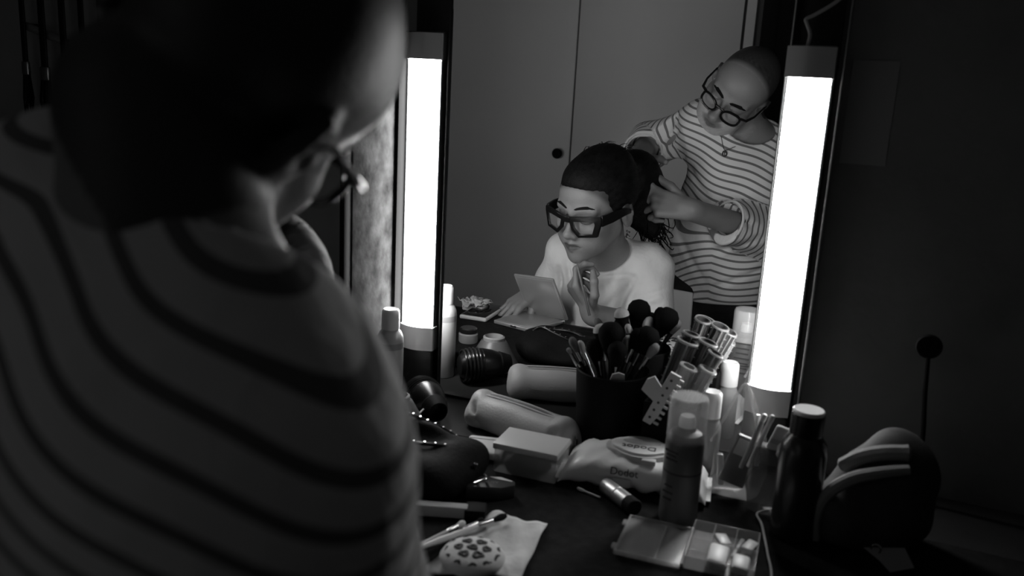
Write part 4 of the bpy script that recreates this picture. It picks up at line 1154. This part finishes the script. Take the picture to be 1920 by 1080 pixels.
for (x, y) in spots:
    rr = math.hypot(x, y); z = .0296-.0038*(rr/.024)**2 if rr < .02 else .0205
    nrm = Vector((x*.35/.0145*.5, y*.35/.0145*.5, 1)) if rr < .02 else Vector((x, y, .012))
    q, _ = aim((x, y, z), Vector((x, y, z))+nrm); sc = r_.uniform(.9, 1.15)
    ring = []
    for i in range(16):
        th = 2*math.pi*i/16; ww = .0040*sc*(1+.22*math.sin(3*th+x*900)+.1*math.sin(5*th))
        ring.append(q@Vector((ww*math.cos(th), ww*math.sin(th)*.85, .0006)))
    o = obj('spot', tube(new(), ring, .0022, 6, True), mat('spot_print', .03, .8), t)

# clear organiser tray, open
t = thing('organiser_tray', 'open clear plastic organiser box with packets inside at the front edge', 'organiser', (-.172, -.356, Z1), .06)
M_org = clear('organiser_plastic', .62, .34, .18)
lidp = obj('lid', box(new(), (-.046, -.004, .0022), (.088, .106, .0030), .0012), M_org, t)
for sx, sy, wx, wy in ((-.046, -.056, .088, .003), (-.046, .048, .088, .003), (-.089, -.004, .003, .106)): obj('lid_rim', box(new(), (sx, sy, .005), (wx, wy, .006), .001), M_org, lidp)
obj('lid_ridge', box(new(), (-.036, -.004, .0045), (.002, .100, .003), .0006), M_org, lidp)
for yy in (-.04, .03): obj('catch_tab', box(new(), (-.093, yy, .004), (.007, .012, .004), .001), M_org, lidp)
obj('tray_floor', box(new(), (.046, .002, .0016), (.088, .106, .0024), .001), M_org, t)
for sx, sy, wx, wy in ((.046, -.050, .088, .002), (.046, .054, .088, .002), (.090, .002, .002, .106), (.002, .002, .002, .106), (.030, .002, .0016, .104), (.060, .002, .0016, .104), (.046, .002, .086, .0016)):
    obj('divider', box(new(), (sx, sy, .010), (wx, wy, .017), .0006), M_org, t)
obj('hinge_strip', tube(new(), [(-.001, -.050, .004), (-.001, .054, .004)], .0022, 8), M_grey, t)
def packet(loc, dims, rz, material, label, name='sachet'):
    o = obj(name, box(new(), (0, 0, 0), dims, min(dims)*.3, (0, 0, 0)), material); o.location = loc; o.rotation_euler = (.05, .08, rz)
    tag(o, label, 'packet'); return o
cx, cy = -.172, -.356
packet((cx+.044, cy-.024, Z1+.014), (.026, .044, .014), .06, mat('bright_packet', .80, .4), 'bright white packet in the middle compartment of the organiser')
packet((cx+.042, cy+.024, Z1+.013), (.017, .026, .007), .5, M_white, 'small white sachet at the back of the organiser')
packet((cx+.074, cy-.030, Z1+.014), (.022, .032, .013), .06, mat('bright_packet', .80, .4), 'white packet at the right end of the organiser')
packet((cx+.064, cy+.010, Z1+.013), (.006, .050, .006), -.12, M_grey, 'grey stick lying along the organiser divider', 'stick')
packet((cx+.078, cy+.026, Z1+.012), (.016, .026, .008), -.3, mat('rolled_packet', .62, .4), 'pale rolled packet at the back right of the organiser')

# white cable end
t = thing('charging_cable', 'thin pale cable hooked over at the right of the organiser', 'cable', (-.08, -.25, Z1))
obj('cord', tube(new(), smooth_path([(-.003, .045, .010), (-.012, .048, .006), (-.020, .036, .004), (-.010, .012, .003), (.000, -.030, .003), (.010, -.075, .003), (.020, -.12, .003), (.028, -.20, .003)], 6), .0017, 8), mat('cable_sheath', .38, .4), t)
obj('plug', tube(new(), [(-.003, .045, .010), (.003, .036, .006), (.004, .028, .004)], [.0028, .0032, .0026], 8), mat('cable_sheath', .38, .4), t)

# standing clear zip bag with small packets, brushes bundle, dark bottle
def film_bag(name, loc, prof, label, cat, rz, material, seed):
    t = thing(name, label, cat, loc, rz); bm = new(); r_ = random.Random(seed); seg = 28; rows = []
    ph = [r_.uniform(0, 6) for _ in range(4)]
    for k, (z, a, b, dx) in enumerate(prof):
        ring = []
        for i in range(seg):
            th = 2*math.pi*i/seg; c_, s_ = math.cos(th), math.sin(th)
            wv = 1+.07*math.sin(3*th+ph[0]+z*40)+.05*math.sin(5*th+ph[1]-z*70)
            ring.append(bm.verts.new((dx+a*np.sign(c_)*abs(c_)**.7*wv, b*np.sign(s_)*abs(s_)**.8*wv, z)))
        rows.append(ring)
    for A, B in zip(rows, rows[1:]):
        for i in range(seg): bm.faces.new((A[i], A[(i+1) % seg], B[(i+1) % seg], B[i]))
    bm.faces.new(rows[0]); bm.faces.new(rows[-1]); obj('film', bm, material, t, 80)
    return t
t = film_bag('zip_bag', (-.142, -.152, Z1), [(0, .030, .018, 0), (.006, .038, .024, 0), (.04, .041, .026, 0), (.08, .041, .024, .0), (.11, .034, .018, .0), (.14, .022, .010, -.001), (.165, .011, .0045, -.002), (.180, .004, .0018, -.003)], 'clear plastic zip bag pinched at the top, holding dark packets', 'bag', .25, M_film, 2)
obj('zip_strip', tube(new(), smooth_path([(-.045, -.006, .085), (-.028, -.004, .125), (-.003, 0, .180), (.016, .0, .130), (.034, 0, .085)], 5), .0022, 8), M_frost, t)
o = obj('dark_packet', box(new(), (0, 0, 0), (.040, .010, .080), .002), mat('dark_packet', .03, .4)); o.location = (-.138, -.158, Z1+.058); o.rotation_euler = (.0, .30, .22); tag(o, 'dark flat packet with grey label inside the zip bag', 'packet')
l_ = obj('label_patch', box(new(), (-.008, -.0054, .022), (.018, .0008, .026), 0), mat('grey_label', .24, .5), o)
o = obj('pale_packet', box(new(), (0, 0, 0), (.010, .010, .052), .003), M_grey); o.location = (-.168, -.150, Z1+.034); o.rotation_euler = (0, -.12, .2); tag(o, 'slim grey tube upright at the left inside the zip bag', 'packet')
t = film_bag('brush_bag', (-.088, -.188, Z1), [(0, .020, .014, 0), (.006, .030, .020, 0), (.04, .034, .022, 0), (.08, .034, .020, 0), (.102, .030, .015, 0)], 'limp dark see-through bag of brushes behind the dark bottle', 'bag', .1, clear('dark_film', .10, .55, .2), 9)
for k, (a, b, mt_, lab) in enumerate((((-.133, -.192, .866), (-.108, -.188, .955), M_grey, 'grey pencil leaning left out of the brush bag'), ((-.122, -.196, .872), (-.097, -.192, .957), M_pale, 'pale pencil leaning left beside the grey one'), ((-.112, -.182, .87), (-.119, -.176, .948), M_white, 'short white stick with round end in the brush bag'))):
    q, L = aim(a, b); t = thing('cosmetic_pencil', lab, 'pencil', group='pencils in the brush bag'); t.matrix_world = q
    obj('shaft', lathe(new(), [(0, 0), (.0032, 0), (.0036, .002), (.0036, L-.012), (0, L-.012)], 12), mt_, t); obj('end', lathe(new(), [(.0036, L-.012), (.0042, L-.009), (.0040, L-.002), (.0025, L), (0, L)], 12), M_pale if mt_ is M_grey else mt_, t)
t = thing('powder_puff', 'pale square puff sticking out of the brush bag', 'puff', (-.082, -.192, Z1+.118), rot=(.1, .3, .3))
bm = new(); box(bm, (0, 0, 0), (.028, .010, .040), .004, (0, 0, 0), 3); obj('pad', bm, mat('puff_cloth', .42, .9, bump=.001, bscale=200), t); obj('ribbon', box(new(), (0, -.0055, -.004), (.029, .001, .008), .0003), M_grey, t)
t = thing('elastic_band', 'pale curled hair elastics at the mouth of the brush bag', 'elastics', (-.070, -.205, Z1+.100))
for k in range(3):
    ring = [(.013*math.cos(x), .004*math.sin(2*x+k), .010*math.sin(x)+.004*k) for x in [2*math.pi*i/20 for i in range(20)]]
    obj('band', tube(new(), ring, .0022, 6, True), M_pale, t)
t = thing('dark_bottle', 'tall dark bottle with glossy white-topped cap at the right of the table', 'bottle', (-.047, -.240, Z1))
obj('body', lathe(new(), [(0, 0), (.030, 0), (.032, .004), (.032, .125), (.030, .140), (.023, .150), (.0215, .152), (.0215, .158), (0, .158)], 36), mat('dark_bottle_plastic', .020, .25), t)
obj('cap', lathe(new(), [(.0222, .154), (.0225, .180), (.0215, .183), (0, .183)], 36), M_dark, t)
obj('cap_disc', lathe(new(), [(.0213, .182), (.0215, .1865), (.0200, .1885), (.012, .1875), (0, .187)], 36), mat('glossy_white', .75, .12), t)

# bag at the far right, out of focus
def side_bag():
    t = thing('shoulder_bag', 'slumped dark bag with curved pale rim at the lower right corner', 'bag', (.058, -.205, Z1))
    F = Field((-.11, -.11, -.02), (.12, .12, .20), .0034)
    F.ell((0, .01, .055), (.072, .062, .075), k=.03); F.ell((.02, .02, .11), (.050, .045, .052), k=.03); F.ell((-.035, -.015, .03), (.045, .05, .05), k=.03)
    F.half((0, 0, .001), (0, 0, 1), .008); F.disp(lambda P: .0035*np.sin(55*P[..., 0]+30*P[..., 2])*np.sin(46*P[..., 2]+30*P[..., 1]))
    soft('bag_body', F, mat('dark_canvas', .030, .8, noise=.3, scale=30), t, 1)
    P = smooth_path([(-.072, -.045, .004), (-.076, -.045, .04), (-.066, -.046, .075), (-.040, -.048, .105), (-.005, -.046, .122), (.03, -.04, .132)], 6)
    bm = new(); n = len(P); tube(bm, P, [.0055+.0035*math.sin(i/n*3) for i in range(n)], 10); obj('rim_piping', bm, mat('grey_webbing', .22, .8, bump=.001, bscale=120), t)
    obj('top_flap', tube(new(), smooth_path([(-.055, -.02, .108), (-.03, -.022, .130), (.0, -.02, .142), (.03, -.015, .146)], 5), [.006]+[.011]*13+[.012, .006], 10), mat('grey_webbing', .22, .8), t)
    obj('front_tag', prism(new(), [(-.030, -.008), (.020, .006), (.036, -.016), (.008, -.030), (-.006, -.020)], .003, xf((.018, -.064, .026), (1.1, .1, .1))), mat('pale_leather', .30, .4), t)
    obj('eyelet', tube(new(), [(.004+.006*math.cos(x), -.071, .024+.006*math.sin(x)) for x in [2*math.pi*i/16 for i in range(16)]], .0015, 6, True), M_metal, t)
side_bag()
t = thing('round_stand_mirror', 'small dark round-headed stand against the dark wall at right', 'stand', (.112, .02, Z0)); t.location = (.112, -.03, Z0)
obj('stand_base', lathe(new(), [(0, 0), (.034, 0), (.034, .004), (.008, .012), (0, .012)], 30), M_matt, t)
obj('stem', tube(new(), smooth_path([(0, 0, .01), (.002, 0, .10), (-.006, 0, .18), (-.010, 0, .235)], 5), .0038, 8), M_matt, t)
obj('round_head', lathe(new(), [(0, -.004), (.017, -.004), (.019, 0), (.017, .004), (0, .005)], 30, xf((-.011, 0, .252), (math.pi/2, 0, 0))), M_matt, t)
t = thing('notice_sheet', 'dim grey sheet pinned to the dark wall right of the lamp', 'sheet', (-.032, .0585, 1.388))
obj('paper', box(new(), (0, 0, 0), (.068, .001, .160), 0), mat('dim_paper', .34, .8), t)

# rail and hanging tools in the dark upper left corner
t = thing('hanging_rail', 'sloping pale rail in the dark upper left corner', 'rail', (-1.70, .035, 1.43))
obj('bar', tube(new(), [(-.145, 0, .038), (.125, 0, -.034)], .009, 12), mat('dull_rail', .20, .5), t)
for sx, z in ((-.14, .036), (.12, -.032)): obj('bracket', box(new(), (sx, .016, z), (.014, .03, .014), .002), M_matt, t)
for k, (x, ln, ww) in enumerate(((-1.835, .20, .020), (-1.775, .185, .026), (-1.712, .200, .024), (-1.655, .150, .020), (-1.60, .13, .016))):
    zt = 1.43+.038-(x+1.845)*.267-.006
    t = thing('hanging_brush', ['dark brush hanging furthest left on the sloping rail', 'wide dark brush hanging second from the left on the rail', 'dark brush hanging in the middle of the rail', 'dark brush hanging second from the right on the rail', 'shortest dark brush hanging at the right end of the rail'][k], 'brush', (x, .020, zt), group='brushes hanging on the rail')
    obj('strap', box(new(), (0, 0, .06), (ww*.7, .006, .26), .002), M_matt, t)
    obj('ferrule', box(new(), (0, 0, -.085*ln/.2), (ww, .010, .03), .003), mat('dull_metal', .25, .35, .8), t)
    bm = new(); r_ = random.Random(k)
    for i in range(16):
        x0 = -ww*.6+ww*1.2*i/15; tube(bm, [(x0*.7, 0, -.09*ln/.2), (x0, r_.uniform(-.006, .006), -ln*.75), (x0*1.4, r_.uniform(-.008, .008), -ln*r_.uniform(.9, 1.05))], [.0022, .002, .0008], 5)
    tag(obj('bristles', bm, M_br['black'], t), kind='stuff')
